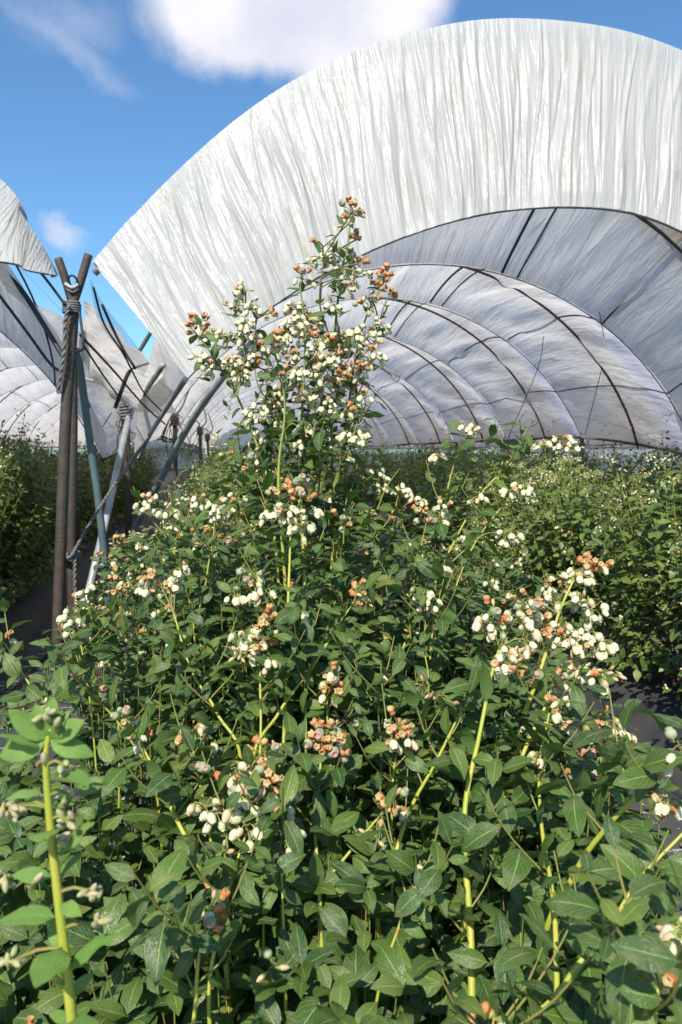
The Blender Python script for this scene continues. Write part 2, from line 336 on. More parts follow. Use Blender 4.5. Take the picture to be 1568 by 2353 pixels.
def loft(name, A, B, parent, base, m, nv, seed, depth, ulen, vlen):
    """gathered sheet between two arcs of points; its folds run from one arc to the other"""
    n = len(A); V = []; UV = []; u = np.linspace(0, ulen, n)
    nrm = np.array([0, -1., .22])
    fr = np.random.default_rng(seed); folds = [(fr.random()*ulen, fr.normal(-.05, .13), .008+.022*fr.random()**1.5, fr.normal(.3, 1)*.0090, fr.random(), .25+.6*fr.random()) for _ in range(520)]
    for j in range(nv+1):
        t = j/nv; q = A*(1-t)+B*t; h = np.zeros(n)
        for (u0, sk, wd, am, tc, tl) in folds:
            h += am*np.exp(-((u-u0-sk*(t-.5)*.9-.03*math.sin(t*5+u0*3))/(wd*1.3))**2)*math.exp(-((t-tc)/tl)**2)
        h += vnoise(u*2.2+t*.4, np.full(n, t*1.4), seed)*.05+vnoise(u*7+t*.8, np.full(n, t*1.2), seed+1)*.020+vnoise(u*21+t*2, np.full(n, t*2.2), seed+2)*.010
        k = min(1, t*3.5, (1-t)*10+.3)
        V.append(q+nrm*(h*k)[:, None]*depth); UV.append(np.stack([u, np.full(n, t*vlen)], 1))
    F = [(j*n+i, j*n+i+1, (j+1)*n+i+1, (j+1)*n+i) for j in range(nv) for i in range(n-1)]
    return link(name, mesh_np(name, np.concatenate(V)-base, F, m, np.concatenate(UV)), parent)

outer_px = [(212, 602), (300, 500), (400, 395), (500, 305), (600, 225), (700, 165), (800, 120), (900, 85), (1000, 58), (1100, 42), (1170, 38), (1300, 45), (1400, 58), (1500, 80), (1568, 95)]
inner_px = [(432, 868), (500, 802), (600, 722), (700, 650), (800, 600), (900, 552), (1000, 518), (1100, 490), (1200, 477), (1300, 472), (1400, 478), (1500, 490), (1568, 500)]
oa = [PY(a, b, 4.6) for a, b in outer_px]; ia = [PY(a, b, 4.30) for a, b in inner_px]
def complete(arc, xc):
    arc = [p for p in arc if p[0] < xc+.6]; r = [np.array([2*xc-p[0], p[1], p[2]]) for p in arc[::-1] if 2*xc-p[0] > arc[-1][0]+.15]
    q = smooth_path(arc+r, 1500); k = 70
    for _ in range(2): q[k:-k] = np.stack([np.convolve(q[:, i], np.ones(2*k+1)/(2*k+1), 'valid') for i in range(3)], 1)
    return q
OA, IA = complete(oa, 2.17), complete(ia, 2.10)
TUN = []
def tunnel(xc, label, near, front, dep=.8):
    base = np.array([xc, 4.6, 0.0]); t = thing('polytunnel', label, 'polytunnel', tuple(base), 'arched polytunnels over the bush rows')
    off = np.array([xc-2.15, 0, 0])
    if front is not None: loft('end_curtain', *front, t, base, M_curtain, 60, 40+int(xc*10), dep, 8.5, 1.6)
    ys = [4.6]+YC
    for i, (a, b) in enumerate(zip(ys, ys[1:])):
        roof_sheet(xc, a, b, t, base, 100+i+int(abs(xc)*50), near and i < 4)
        hy = 6.15 if i == 0 else a+(b-a)*.5
        s = np.linspace(0, 1, 50); p = roof_at(xc, s, hy)-np.array([0, 0, .05])
        if i < 9: tube_obj('hoop', np.vstack([p])-base, .016, M_dark, t, 8)
        # rope that pulls the cover down
        if i < 9:
            p = roof_at(xc, s, b)+np.array([0, 0, -.015])
            tube_obj('tie_rope', p-base, .006, M_rope, t, 6)
    s = np.linspace(0, 1, 60)
    if front is not None:
        p = (front[0][::20]+np.array([0, .07, -.05])); tube_obj('end_hoop', p-base, .022, M_galv, t, 8)
        p = front[1][::20]+np.array([0, .02, -.0]); tube_obj('curtain_hem', p-base, .006, M_rope, t, 6)
    # straps that run lengthwise under the cover
    for sv, rr in ((.612, .014), (.64, .010), (.80, .010), (.93, .008), (.36, .010), (.2, .008)):
        pts = [roof_at(xc, np.array([sv]), y)[0]-np.array([0, 0, .025]) for y in np.arange(5.2, 30, .18)]
        tube_obj('strap', np.array(pts)-base, rr, M_strap, t, 5)
    for side in (0, 1):
        pts = [roof_at(xc, np.array([float(side)]), y)[0] for y in np.arange(7.2, 44, .6)]
        tube_obj('gutter_rail', np.array(pts)-base, .018, M_dark, t, 6)
    return t
TR = tunnel(2.15, 'large white polytunnel with a gathered shiny end curtain behind the tallest flowering bush', True, (OA, IA))
# the left tunnel: its curtain's right foot shows at the picture's left edge
lo = [PY(a, b, 4.6) for a, b in ((0, 410), (50, 490), (95, 560), (131, 630))]; li = [PY(a, b, 4.42) for a, b in ((0, 600), (60, 619), (130, 632))]
XL = -3.98
def complete_l(arc, xc, apex):
    a = arc[::-1]; first = a[0]; ap = np.array([xc, arc[0][1], apex]); lead = [ap+np.array([ (arc[0][0]-xc)*f, 0, -(apex-arc[0][2])*f**2]) for f in (.35, .7)]
    right = a+lead[::-1]; left = [np.array([2*xc-p[0], p[1], p[2]]) for p in right[::-1]]
    return smooth_path(left+[ap]+right[::-1] if False else [np.array([2*xc-p[0], p[1], p[2]]) for p in right]+[ap]+right[::-1], 700)
LO, LI = complete_l(lo, XL, 4.15), complete_l(li, XL, 2.42)  # unseen stretch of the left hem shaped low to shade the left row
TL = tunnel(XL, 'white polytunnel cut by the left edge of the picture, left of the forked post', True, (LO, LI), .22)
T3 = tunnel(8.25, 'polytunnel seen beyond the right side of the large one, only its low cover showing', False, None)
for dx_, lab_ in ((6.1, 'second polytunnel out beyond the right side of the large one'), (12.2, 'third and outermost polytunnel to the right of the large one'), (-18.4, 'polytunnel beyond the one cut by the left edge')):
    c_ = T3.copy(); COL.objects.link(c_); c_.location = (8.25+dx_, 4.6, 0); c_['label'] = lab_
    for ch_ in list(T3.children):
        d_ = ch_.copy(); COL.objects.link(d_); d_.parent = c_
for sx_, lab_ in ((23.6, 'long low side wall of milky film closing off the tunnels far to the right'), (-25.4, 'long low side wall of milky film closing off the tunnels far to the left')):
    yy_ = np.linspace(4.6, 60, 200); V_ = np.concatenate([np.stack([sx_+.06*np.sin(yy_*7+k), yy_, np.full(200, .02+1.75*k/6)], 1) for k in range(7)])-[sx_, 4.6, 0]
    F_ = [(j*200+i, j*200+i+1, (j+1)*200+i+1, (j+1)*200+i) for j in range(6) for i in range(199)]
    link('side_wall', mesh_np('side_wall', V_, F_, M_roof, [(i*.28, j*.3) for j in range(7) for i in range(200)]), None, (sx_, 4.6, 0), label=lab_, category='film wall')
for T_, xc_ in ((TR, 2.15), (TL, XL)):
    s_ = np.linspace(0, 1, 60); top_ = roof_at(xc_, s_, YC[-1]); bot_ = top_*[1, 1, 0]+[0, 0, .05]; b_ = np.array([xc_, 4.6, 0])
    V_ = np.concatenate([top_*(1-k/8)+bot_*k/8+np.stack([0*s_, .06*np.sin(s_*60+k), 0*s_], 1) for k in range(9)])-b_; F_ = [(j*60+i, j*60+i+1, (j+1)*60+i+1, (j+1)*60+i) for j in range(8) for i in range(59)]
    link('rear_curtain', mesh_np('rear_curtain', V_, F_, M_roof, [(i/8, j/4) for j in range(9) for i in range(60)]), T_)

# ------------------------------------------------------------ posts, poles, ropes
def helix(a, b, r, turns, n=14):
    a, b = np.array(a, float), np.array(b, float); t = np.linspace(0, 1, turns*n); ax = unit(b-a); u = unit(np.cross(ax, [.3, .9, .1])); v = np.cross(ax, u)
    return a+(b-a)*t[:, None]+r*(np.cos(t*turns*2*math.pi)[:, None]*u+np.sin(t*turns*2*math.pi)[:, None]*v)
def g(p): q = np.array(p, float); q[2] = 0; return q
Yp = 4.55
pts = [PY(128, 1500, Yp), PY(142, 1200, Yp), PY(152, 950, Yp), PY(166, 760, Yp), PY(168, 690, Yp)]
foot = pts[0].copy(); foot[2] = 0; b = foot
t = thing('forked_post', 'rusty brown post with a Y-shaped fork top standing between the two tunnels', 'post', tuple(b))
tube_obj('shaft', smooth_path([foot]+pts[1:], 30)-b, .033, M_rust, t, 16)
for a_, c_ in (((150, 640), (134, 594)), ((183, 655), (204, 585))):
    q = smooth_path([PY(168, 700, Yp), PY(*a_, Yp), PY(*c_, Yp)], 14); tube_obj('fork_arm', q-b, .024, M_rust, t, 14)
tube_obj('cross_bar', smooth_path([PY(150, 652, Yp-.02), PY(168, 662, Yp-.03), PY(184, 650, Yp-.02)], 8)-b, .012, M_galv, t, 8)
tube_obj('cross_bar', smooth_path([PY(152, 664, Yp-.02), PY(168, 672, Yp-.03), PY(182, 664, Yp-.02)], 8)-b, .009, M_dark, t, 8)
# second post behind it
q0 = PY(170, 1480, 4.75); q0[2] = 0; b = q0
t = thing('steel_post', 'worn straight post standing close behind the forked post', 'post', tuple(b))
tube_obj('shaft', smooth_path([q0, PY(165, 1300, 4.75), PY(168, 1000, 4.75), PY(166, 800, 4.75)], 24)-b, .028, M_rust, t, 14)
# rope lashing
def rope(name, label, pts, r, m=M_rope, cat='rope', twist=True):
    q = smooth_path(pts, 60); b = q[0]; t = thing(name, label, cat, tuple(b))
    if not twist: tube_obj('cord', q-b, r, m, t, 6); return t
    L = sum(np.linalg.norm(q[i+1]-q[i]) for i in range(59)); T = np.gradient(q, axis=0)
    n = 420; qq = smooth_path(q, n); T = np.gradient(qq, axis=0); T /= np.linalg.norm(T, axis=1)[:, None]
    u = np.cross(T, [.2, .97, .1]); u /= np.linalg.norm(u, axis=1)[:, None]; v = np.cross(T, u); ph = np.linspace(0, L/(r*9)*2*math.pi, n)
    for k in (0, math.pi):
        s_ = qq+r*.55*(np.cos(ph+k)[:, None]*u+np.sin(ph+k)[:, None]*v); tube_obj('strand', s_-b, r*.62, m, t, 5)
    return t
rope('rope', 'grey twisted rope running from the forked post up to the leaning dark pole',
     [PY(150, 1285, 4.62), PY(168, 1272, 4.5), PY(200, 1215, 4.8), PY(245, 1143, 5.2), PY(300, 1060, 5.8), PY(345, 1003, 6.3)], .010)
rope('rope', 'grey rope end hanging straight down beside the forked post', [PY(173, 1275, 4.52), PY(172, 1330, 4.5), PY(174, 1420, 4.5)], .009)
rope('rope', 'frayed rope tied round the neck of the forked post and hanging down its left side', [PY(160, 700, 4.48), PY(150, 740, 4.48), PY(148, 800, 4.48), PY(142, 850, 4.48), PY(133, 905, 4.5)], .010)
t = thing('rope_lashing', 'dark cord wound round the forked post below its fork', 'rope', tuple(PY(166, 705, Yp)))
tube_obj('coil', helix(PY(166, 695, Yp), PY(165, 722, Yp), .046, 5)-PY(166, 705, Yp), .008, M_rope, t, 6)
t = thing('rope_lashing', 'cord wound round the paired posts near their feet', 'rope', tuple(PY(160, 1275, 4.62)))
tube_obj('coil', helix(PY(163, 1282, 4.72), PY(163, 1268, 4.72), .058, 4)-PY(160, 1275, 4.62), .007, M_rope, t, 6)
t = thing('rubber_cable', 'loose black cable looping out from the forked post', 'cable', tuple(PY(180, 720, 4.5)))
tube_obj('cable', smooth_path([PY(183, 715, 4.5), PY(190, 770, 4.45), PY(192, 800, 4.45), PY(176, 808, 4.5)], 30)-PY(180, 720, 4.5), .008, M_strap, t, 6)
t = thing('rubber_cable', 'short bent cable bridging the two arms of the fork', 'cable', tuple(PY(155, 640, 4.5)))
tube_obj('cable', smooth_path([PY(156, 644, 4.52), PY(162, 634, 4.5), PY(172, 636, 4.5), PY(182, 652, 4.52)], 20)-PY(155, 640, 4.5), .006, M_strap, t, 6)
def pole(label, pts, r, m, name='leaning_pole', ground=False, group=None):
    q = smooth_path(pts, 24); b = q[0].copy()
    t = thing(name, label, 'pole', tuple(b)); tube_obj('pipe', q-b, r, m, t, 14); return t
pole('thin teal painted pole leaning to the right just behind the forked post', [PY(252, 1400, 5.3), PY(230, 1180, 5.3), PY(205, 1000, 5.3), PY(178, 800, 5.2)], .026, M_paint)
pole('pale blue-grey pole leaning right, its foot in the shaded aisle', [PY(180, 1460, 5.1), PY(240, 1210, 5.6), PY(296, 960, 6.6)], .027, M_galv)
pole('long grey curved pipe rising right from the clamp of the second post into the flowers', [PY(284, 1262, 7.3), PY(360, 1120, 6.7), PY(430, 985, 6.0), PY(505, 875, 5.5), PY(600, 765, 5.3)], .028, M_galv)
pole('short dark pipe with a cut lower end leaning under the curtain corner', [PY(344, 1000, 6.3), PY(385, 935, 5.9), PY(426, 872, 4.6)], .018, M_galv)
pole('stub of black pipe hanging in the gap below the curtain corner', [PY(312, 848, 5.0), PY(285, 805, 5.0), PY(262, 760, 5.0), PY(235, 700, 4.9)], .009, M_strap, 'hanging_pipe')
pole('light grey rail reaching from the second post up towards the curtain', [PY(298, 945, 7.2), PY(330, 905, 6.8), PY(376, 838, 6.2)], .022, M_galv)
postspec = [(7.4, 290, 935, 1325, 'second post, with a clamp low down and a bundle of ties at its head'), (10.6, 402, 958, 1200, 'third post along the aisle, under a tangle of cords'),
            (14.5, 460, 985, 1150, 'fourth post along the aisle, thin and dark'), (18.5, 478, 1000, 1120, 'fifth post, a thin dark line near the far end of the aisle')]
rr = np.random.default_rng(3)
def tangle(b, top, n, sc):
    for k in range(n):
        p = [top+rr.normal(0, .05*sc, 3)]
        for _ in range(3): p.append(p[-1]+np.array([rr.normal(0, .07), rr.normal(0, .05), -abs(rr.normal(.14, .08))])*sc)
        tube_obj('tie', smooth_path(p, 16)-b, .005, M_strap, t, 4)
for y, px, top, bot, lab in postspec:
    p1 = PY(px, top, y); p0 = p1.copy(); p0[2] = 0; b = p0
    t = thing('aisle_post', 'rusty '+lab if y < 8 else lab, 'post', tuple(b), 'posts along the aisle')
    tube_obj('shaft', smooth_path([p0, p1], 6)-b, .034 if y < 8 else .03, M_rust if y < 8 else M_dark, t, 12)
    tube_obj('head_wrap', helix(p1-[0, 0, .12], p1+[0, 0, .03], .055, 5)-b, .012, M_rope, t, 6); tangle(b, p1, 9, 1.0)
    for sx in (-1, 1): tube_obj('hoop_leg', smooth_path([p1, p1+np.array([sx*.12, 0, .18]), roof_at(2.15 if sx > 0 else XL, np.array([.09 if sx > 0 else .91]), y)[0]-[0, 0, .05]], 10)-b, .014, M_galv, t, 8)
    if y < 8: tube_obj('clamp', helix(PY(285, 1275, 7.36), PY(285, 1255, 7.36), .045, 3)-b, .012, M_galv, t, 6)
for i, y in enumerate((9.8, 12.5, 15.4)):
    p1 = roof_at(2.15, np.array([1.0]), y)[0]; p0 = p1.copy(); p0[2] = 0; b = p0
    t = thing('aisle_post', ('dark post with hanging ties at the far right valley of the tunnel', 'thin dark post, next one beyond the right valley post', 'farthest thin post in the right valley')[i], 'post', tuple(b), 'posts in the right valley')
    tube_obj('shaft', smooth_path([p0, p1], 4)-b, .03, M_dark, t, 10); tangle(b, p1, 8, 1.2)
# wires and cords
def wire(label, pts, r=.006, m=M_strap): return rope('cord', label, pts, r, m, 'cord', False)
wire('thin wire hanging from the strap under the right tunnel roof', [PY(1358, 565, 7.2), PY(1372, 680, 7.2), PY(1388, 775, 7.0)], .004)
wire('thin cord slanting down from a knot under the tunnel roof to the hedge', [PY(1250, 772, 9), PY(1235, 850, 9), PY(1165, 1012, 9)], .0045)
wire('slack cord slanting from the second rope arch down to the hedge on the right', [PY(1400, 780, 8.5), PY(1375, 880, 8.5), PY(1345, 1000, 9)], .0045)
wire('black cord running across the gap from the forked post towards the aisle', [PY(185, 770, 4.6), PY(260, 850, 5.4), PY(330, 930, 6.6), PY(380, 975, 7.5)], .008)
wire('second black cord slanting down from the forked post to the third post', [PY(190, 790, 4.65), PY(250, 880, 5.6), PY(300, 945, 7.3)], .007)
wire('dark strap hanging in a curve from the curtain corner to the second post', [PY(215, 660, 4.7), PY(240, 745, 4.9), PY(285, 815, 5.2), PY(330, 900, 6.2), PY(372, 945, 7)], .007)
wire('cord from the fork to the lower edge of the left tunnel cover', [PY(0, 503, 4.6), PY(50, 575, 4.55), PY(105, 640, 4.5), PY(150, 700, 4.5)], .008)
wire('thick dark strap sagging under the left tunnel cover to the forked post', [PY(-40, 590, 4.9), PY(40, 655, 4.85), PY(100, 745, 4.8), PY(152, 830, 4.7)], .016)
wire('cord sagging below the left tunnel cover', [PY(-30, 640, 4.9), PY(60, 760, 4.9), PY(120, 840, 4.9), PY(155, 855, 4.8)], .010)
wire('long black cord lying on the aisle ground', [g(PY(410, 1300, 6.0)), g(PY(370, 1340, 5.4)), g(PY(330, 1400, 4.9))]+[], .008)
A = smooth_path([PY(192, 690, 4.9), PY(275, 768, 5.5), PY(350, 838, 6.3), PY(398, 900, 7.2)], 120); B = smooth_path([PY(185, 830, 5.2), PY(250, 905, 6.0), PY(325, 945, 6.9), PY(402, 950, 7.4)], 120)
ff = lambda k: .015*np.sin(np.linspace(0, 26, 120)+k*.5)+(.12*math.sin(k/14*math.pi))*np.sin(np.linspace(0, math.pi, 120))*-1
V = np.concatenate([A*(1-k/14)+B*k/14+np.stack([ff(k), 0*ff(k), ff(k)*.3], 1) for k in range(15)]); F = [(j*120+i, j*120+i+1, (j+1)*120+i+1, (j+1)*120+i) for j in range(14) for i in range(119)]
link('valley_flap', mesh_np('valley_flap', V-np.array([XL, 4.6, 0]), F, M_roof, [(j/14, i/30) for j in range(15) for i in range(120)]), TL)
# a torn strip of shade net between curtain and forked post
A = smooth_path([PY(208, 640, 4.75), PY(240, 700, 4.8), PY(300, 775, 4.9), PY(345, 835, 5.0)], 40); B = smooth_path([PY(207, 650, 4.75), PY(228, 740, 4.9), PY(280, 810, 5.0), PY(330, 865, 5.1)], 40)
n_ = len(A); V = np.concatenate([A*(1-k/6)+B*k/6+[0, .01*math.sin(k*2), 0] for k in range(7)]); F = [(j*n_+i, j*n_+i+1, (j+1)*n_+i+1, (j+1)*n_+i) for j in range(6) for i in range(n_-1)]
U = [(j/6, i/n_) for j in range(7) for i in range(n_)]
b = A[0]; o = link('shade_net', mesh_np('shade_net', V-b, F, M_net, U), None, tuple(b), label='torn strip of dark blue shade net hanging below the curtain corner', category='net')

# ------------------------------------------------------------ plant pieces
def leaf_tpl(nl, nw, seed):
    r = np.random.default_rng(seed); wid = .19+.07*r.random(); fold = .10+.42*r.random(); curl = .15+.85*r.random()*(1 if r.random() < .8 else -.6); tw = r.normal(0, .25); wav = .03*r.random()
    tt = np.concatenate([[0], np.linspace(.04, 1, nl)]); V = []; U = []
    for i, t in enumerate(tt):
        wv = wid*(math.sin(math.pi*min(1, max(0, (t-.04))/.96)**.82)**.78 if 0 < t < 1 and t > .04 else 0)*1.0+(.012 if t <= .04 else 0)
        if t >= 1: wv = .004
        ang = -curl*t; y = t*(1-.12*curl*t); z = -curl*.42*t*t+.05*t
        a = tw*t
        for k in range(nw+1):
            u = k/nw*2-1; x = u*wv; zz = fold*abs(x)-.25*x*x/max(wv, .02)+wav*math.sin(t*14+u*2.5+seed)*abs(u)
            V.append((x*math.cos(a)-zz*math.sin(a), y, z+x*math.sin(a)+zz*math.cos(a))); U.append((k/nw, t))
    F = [(i*(nw+1)+k, i*(nw+1)+k+1, (i+1)*(nw+1)+k+1, (i+1)*(nw+1)+k) for i in range(len(tt)-1) for k in range(nw)]
    return np.array(V), np.array(F), np.array(U)
HI = [leaf_tpl(8, 4, s) for s in range(14)]; MID = [leaf_tpl(4, 2, 50+s) for s in range(8)]; LOW = [leaf_tpl(2, 2, 80+s) for s in range(5)]
def lathe(prof, seg, mod=None):
    """prof: list of (r, z, mat); mod(angle, ring) scales the radius"""
    V = []; F = []; M = []
    for i, (r, z, m_) in enumerate(prof):
        for k in range(seg):
            a = 2*math.pi*k/seg; q = r*(mod(a, i)[0] if mod else 1); V.append((q*math.cos(a), q*math.sin(a), z+(mod(a, i)[1] if mod else 0)))
        if i:
            for k in range(seg): F.append(((i-1)*seg+k, (i-1)*seg+(k+1) % seg, i*seg+(k+1) % seg, i*seg+k)); M.append(m_)
    return np.array(V), np.array(F), np.array(M)
# flowers: unit length, attached at the origin, pointing along -Z; materials 0 petal 1 throat/crown 2 calyx
def bell(lod, seed, fat=1.0):
    r = np.random.default_rng(seed); seg = 15 if lod else 6
    pr = [(.05, .35, 2), (.06, .05, 2), (.20, .0, 2), (.30, -.10, 2), (.30, -.14, 0), (.47*fat, -.30, 0), (.50*fat, -.52, 0), (.44*fat, -.74, 0), (.27*fat, -.92, 0), (.33*fat, -1.0, 0), (.22, -.95, 0), (.17, -.80, 1), (.02, -.72, 1)]
    if not lod: pr = [pr[i] for i in (0, 2, 4, 6, 7, 9, 12)]
    n = len(pr)
    def mod(a, i):
        w_ = math.cos(5*a)
        if lod and 4 < i < n-5: return 1+.05*w_, 0
        if lod and i == n-4: return 1+.16*w_, -.05*w_
        return 1, 0
    V, F, M = lathe(pr, seg, mod); V[:, 0] += .04*r.normal()*V[:, 2]; return V, F, M
def dried(lod, seed):
    r = np.random.default_rng(seed); seg = 10 if lod else 5
    pr = [(.05, .3, 2), (.07, .05, 2), (.28, .0, 2), (.36, -.18, 2), (.30, -.28, 0), (.36, -.50, 0), (.40, -.72, 0), (.34, -.92, 0), (.14, -.70, 1), (.02, -.6, 1)]
    if not lod: pr = [pr[i] for i in (0, 2, 3, 6, 7, 9)]
    n = len(pr); ph = r.random()*6
    def mod(a, i):
        if i >= n-5 and i < n-2: return 1+.22*math.cos(5*a+ph)+r.normal(0, .07), r.normal(0, .05)
        return 1, 0
    return lathe(pr, seg, mod)
def berry(lod, seed):
    seg = 12 if lod else 6
    pr = [(.05, .35, 2), (.06, .02, 2), (.3, -.03, 0), (.5, -.25, 0), (.55, -.5, 0), (.48, -.75, 0), (.33, -.90, 0), (.36, -1.06, 1), (.24, -1.0, 1), (.18, -.88, 1), (.02, -.86, 1)]
    if not lod: pr = [pr[i] for i in (0, 2, 4, 6, 7, 10)]
    n = len(pr)
    return lathe(pr, seg, lambda a, i: (1+(.12*math.cos(5*a) if lod and i == n-4 else 0), 0))
def bud(lod, seed):
    seg = 8 if lod else 5
    pr = [(.05, .35, 2), (.14, .0, 2), (.22, -.15, 2), (.24, -.3, 0), (.24, -.55, 0), (.15, -.8, 0), (.01, -.95, 0)]
    if not lod: pr = [pr[i] for i in (0, 2, 4, 6)]
    return lathe(pr, seg)
M_gbud = simple('green_bud', (.36, .40, .17), .5, (.48, .36, .22), 60, trans=.15)
FK = {}
for kind, fn, mats, nm in (('w', bell, [M_bell, M_throat, M_calyx], 'bell_flower'), ('o', dried, [M_orange, M_throat, M_calyx], 'dried_flower'),
                           ('b', berry, [M_berry, M_crown, M_calyx], 'green_berry'), ('u', bud, [M_bud, M_throat, M_calyx], 'flower_bud'), ('g', bud, [M_gbud, M_throat, M_calyx], 'green_bud')):
    FK[kind] = dict(hi=[fn(True, s) if kind != 'w' else fn(True, s, .74+.08*s) for s in range(3)], lo=fn(False, 1), mats=mats, name=nm)
    FK[kind]['mesh'] = [mesh_np(nm, V, F, mats, mi=M) for V, F, M in FK[kind]['hi']]
FK['w']['mesh'].append(mesh_np('bell_flower', *FK['w']['hi'][0][:2], [M_bell_pink, M_throat, M_calyx], mi=FK['w']['hi'][0][2]))
FSIZE = {'w': .0113, 'o': .0105, 'b': .0100, 'u': .0095, 'g': .009}
LEAF_ME = {}
def leaf_me(k, m):
    if (k, m.name) not in LEAF_ME:
        V, F, U = HI[k]; LEAF_ME[(k, m.name)] = mesh_np('leaf', V, F, m, U, attrs={'rnd': np.full(len(V), (k*.37) % 1)})
    return LEAF_ME[(k, m.name)]

class Bush:
    """collects canes, leaves, stalks and flowers in world space and emits them as one thing"""
    def __init__(s, base, leafmat=None, seed=0):
        s.base = np.array(base, float); s.canes = []; s.leaves = []; s.flowers = []; s.stalks = []; s.m = leafmat or M_leaf; s.r = np.random.default_rng(seed)
    def leaf(s, p, axis, normal, L):
        a = unit(axis); n = np.asarray(normal, float); n = n-a*(n@a)
        if np.linalg.norm(n) < 1e-3: n = np.cross(a, [.3, .5, .8])
        n = unit(n); x = np.cross(a, n); s.leaves.append((np.asarray(p, float), np.stack([x, a, n], 1), L))
    def flower(s, k, p, down, size):
        d = unit(down); z = -d; x = unit(np.cross(z, s.r.normal(size=3))); y = np.cross(z, x); s.flowers.append((k, np.asarray(p, float), np.stack([x, y, z], 1), size))
    def leaves_on(s, path, t0, spacing, L, t1=1.0, bias=.9, droop=.25):
        seg = np.linalg.norm(np.diff(path, axis=0), axis=1); cum = np.concatenate([[0], np.cumsum(seg)]); tot = cum[-1]; d = tot*t0; ph = s.r.random()*6.28; i = 0
        while d < tot*t1:
            j = min(np.searchsorted(cum, d), len(path)-1); j = max(j, 1); f = (d-cum[j-1])/max(seg[j-1], 1e-6); p = path[j-1]+(path[j]-path[j-1])*f; T = unit(path[j]-path[j-1])
            e = unit(np.cross(T, [.31, .2, .93] if abs(T[2]) < .9 else [1, 0, 0])); q = np.cross(T, e); ph += 2.4+s.r.normal(0, .25); o = e*math.cos(ph)+q*math.sin(ph)
            frac = d/tot; an = math.radians(s.r.normal(60, 17)-(22 if frac > .93 else 0)); a = o*math.sin(an)+T*math.cos(an); a = a+np.array([0, 0, -droop*s.r.random()*1.6])
            n = unit(T-unit(a)*(T@unit(a)))+bias*np.array([-.15, -.42, .70])+s.r.normal(0, .42, 3)
            l = L*(.50+.70*s.r.random())*(1 if frac < .9 else .72); s.leaf(p+o*.002, a, n, l); d += spacing*(.6+.8*s.r.random()); i += 1
    def cane(s, path, r0, r1): s.canes.append((path, r0, r1))
    def cluster(s, c, kind, n, spread=.022, attach=None):
        """raceme of n flowers round point c; kind w white, o dried, b berries, u buds, m mixed"""
        c = np.asarray(c, float); r = s.r
        if attach is None and s.canes:
            best = None
            for path, r0, r1 in s.canes:
                dd = np.linalg.norm((path-c), axis=1)+np.maximum(0, path[:, 2]-c[2]+.005)*1.5; k = dd.argmin()
                if best is None or dd[k] < best[0]: best = (dd[k], path[k])
            attach = best[1]
        if attach is None: attach = c+[0, .02, -.05]
        ax = smooth_path([attach, (attach+c)/2+r.normal(0, .004, 3)+[0, 0, .004], c], 7)
        if np.linalg.norm(attach-c) < .25: s.stalks.append((ax, .0013))
        if np.linalg.norm(attach-c) > .05: s.leaves_on(ax, .25, .03, .028, t1=.95)
        for i in range(n):
            k = kind
            if kind == 'm': k = r.choice(['w', 'w', 'w', 'o', 'u', 'b', 'o'])
            elif kind == 'w' and r.random() < .13: k = r.choice(['u', 'o'])
            elif kind == 'o' and r.random() < .25: k = r.choice(['u', 'b', 'w'])
            elif kind == 'b' and r.random() < .4: k = 'o'
            dirv = r.normal(size=3)*[1, 1, .7]; dirv[1] -= .35; dirv = unit(dirv); p = c+dirv*spread*(.45+.6*r.random())*(1 if n > 3 else .7)
            if k == 'w': down = np.array([0, -.1, -1.])+dirv*[.9, .9, .3]+r.normal(0, .25, 3)
            elif k in 'ob': down = dirv*[1, 1, .6]+np.array([0, -.35, .45])+r.normal(0, .3, 3)
            else: down = dirv+r.normal(0, .4, 3)
            sz = FSIZE[k]*(.82+.36*r.random()); s.flower(k, p, down, sz)
            if r.random() < .8: s.stalks.append((np.array([c+r.normal(0, .002, 3), (c+p)/2+[0, 0, .003], p+unit(-down)*sz*.3]), .0007))
    # ---- emit
    def score(s, p, size):
        x, y, z = proj(p); x = np.atleast_1d(x); ok = (x > -60) & (x < 1628) & (np.atleast_1d(y) > -60) & (np.atleast_1d(y) < 2413); return np.where(ok, size/np.atleast_1d(z), 0)
    def emit(s, name, label, group=None, parts=300, hi=True, cat='bush', stem_parts=300, offset=(0, 0, 0)):
        root = thing(name, label, cat, tuple(s.base+offset), group); B = s.base
        def cane_mesh(path, r0, r1, seg=7): V, F, U = tube(path-B, np.linspace(r0, r1, len(path)), seg, False); return V, F, U
        rest = Acc(); k = 0
        for path, r0, r1 in sorted(s.canes, key=lambda c: -c[1]):
            V, F, U = cane_mesh(path, r0, r1, 8 if hi else 4)
            if k < stem_parts: link('cane', mesh_np('cane', V, F, M_cane if r0 > .00195 else M_stalk, U), root)
            else: rest.add(V, F, U)
            k += 1
        if rest.n: link('canes', rest.mesh('canes', M_stalk), root, kind='stuff')
        if s.stalks:
            a = Acc()
            for path, r in s.stalks:
                V, F, U = tube(path-B, r*(1 if hi else 1.5), 4 if hi else 3, False); a.add(V, F, U)
            link('flower_stalks', a.mesh('flower_stalks', M_stalk), root, kind='stuff')
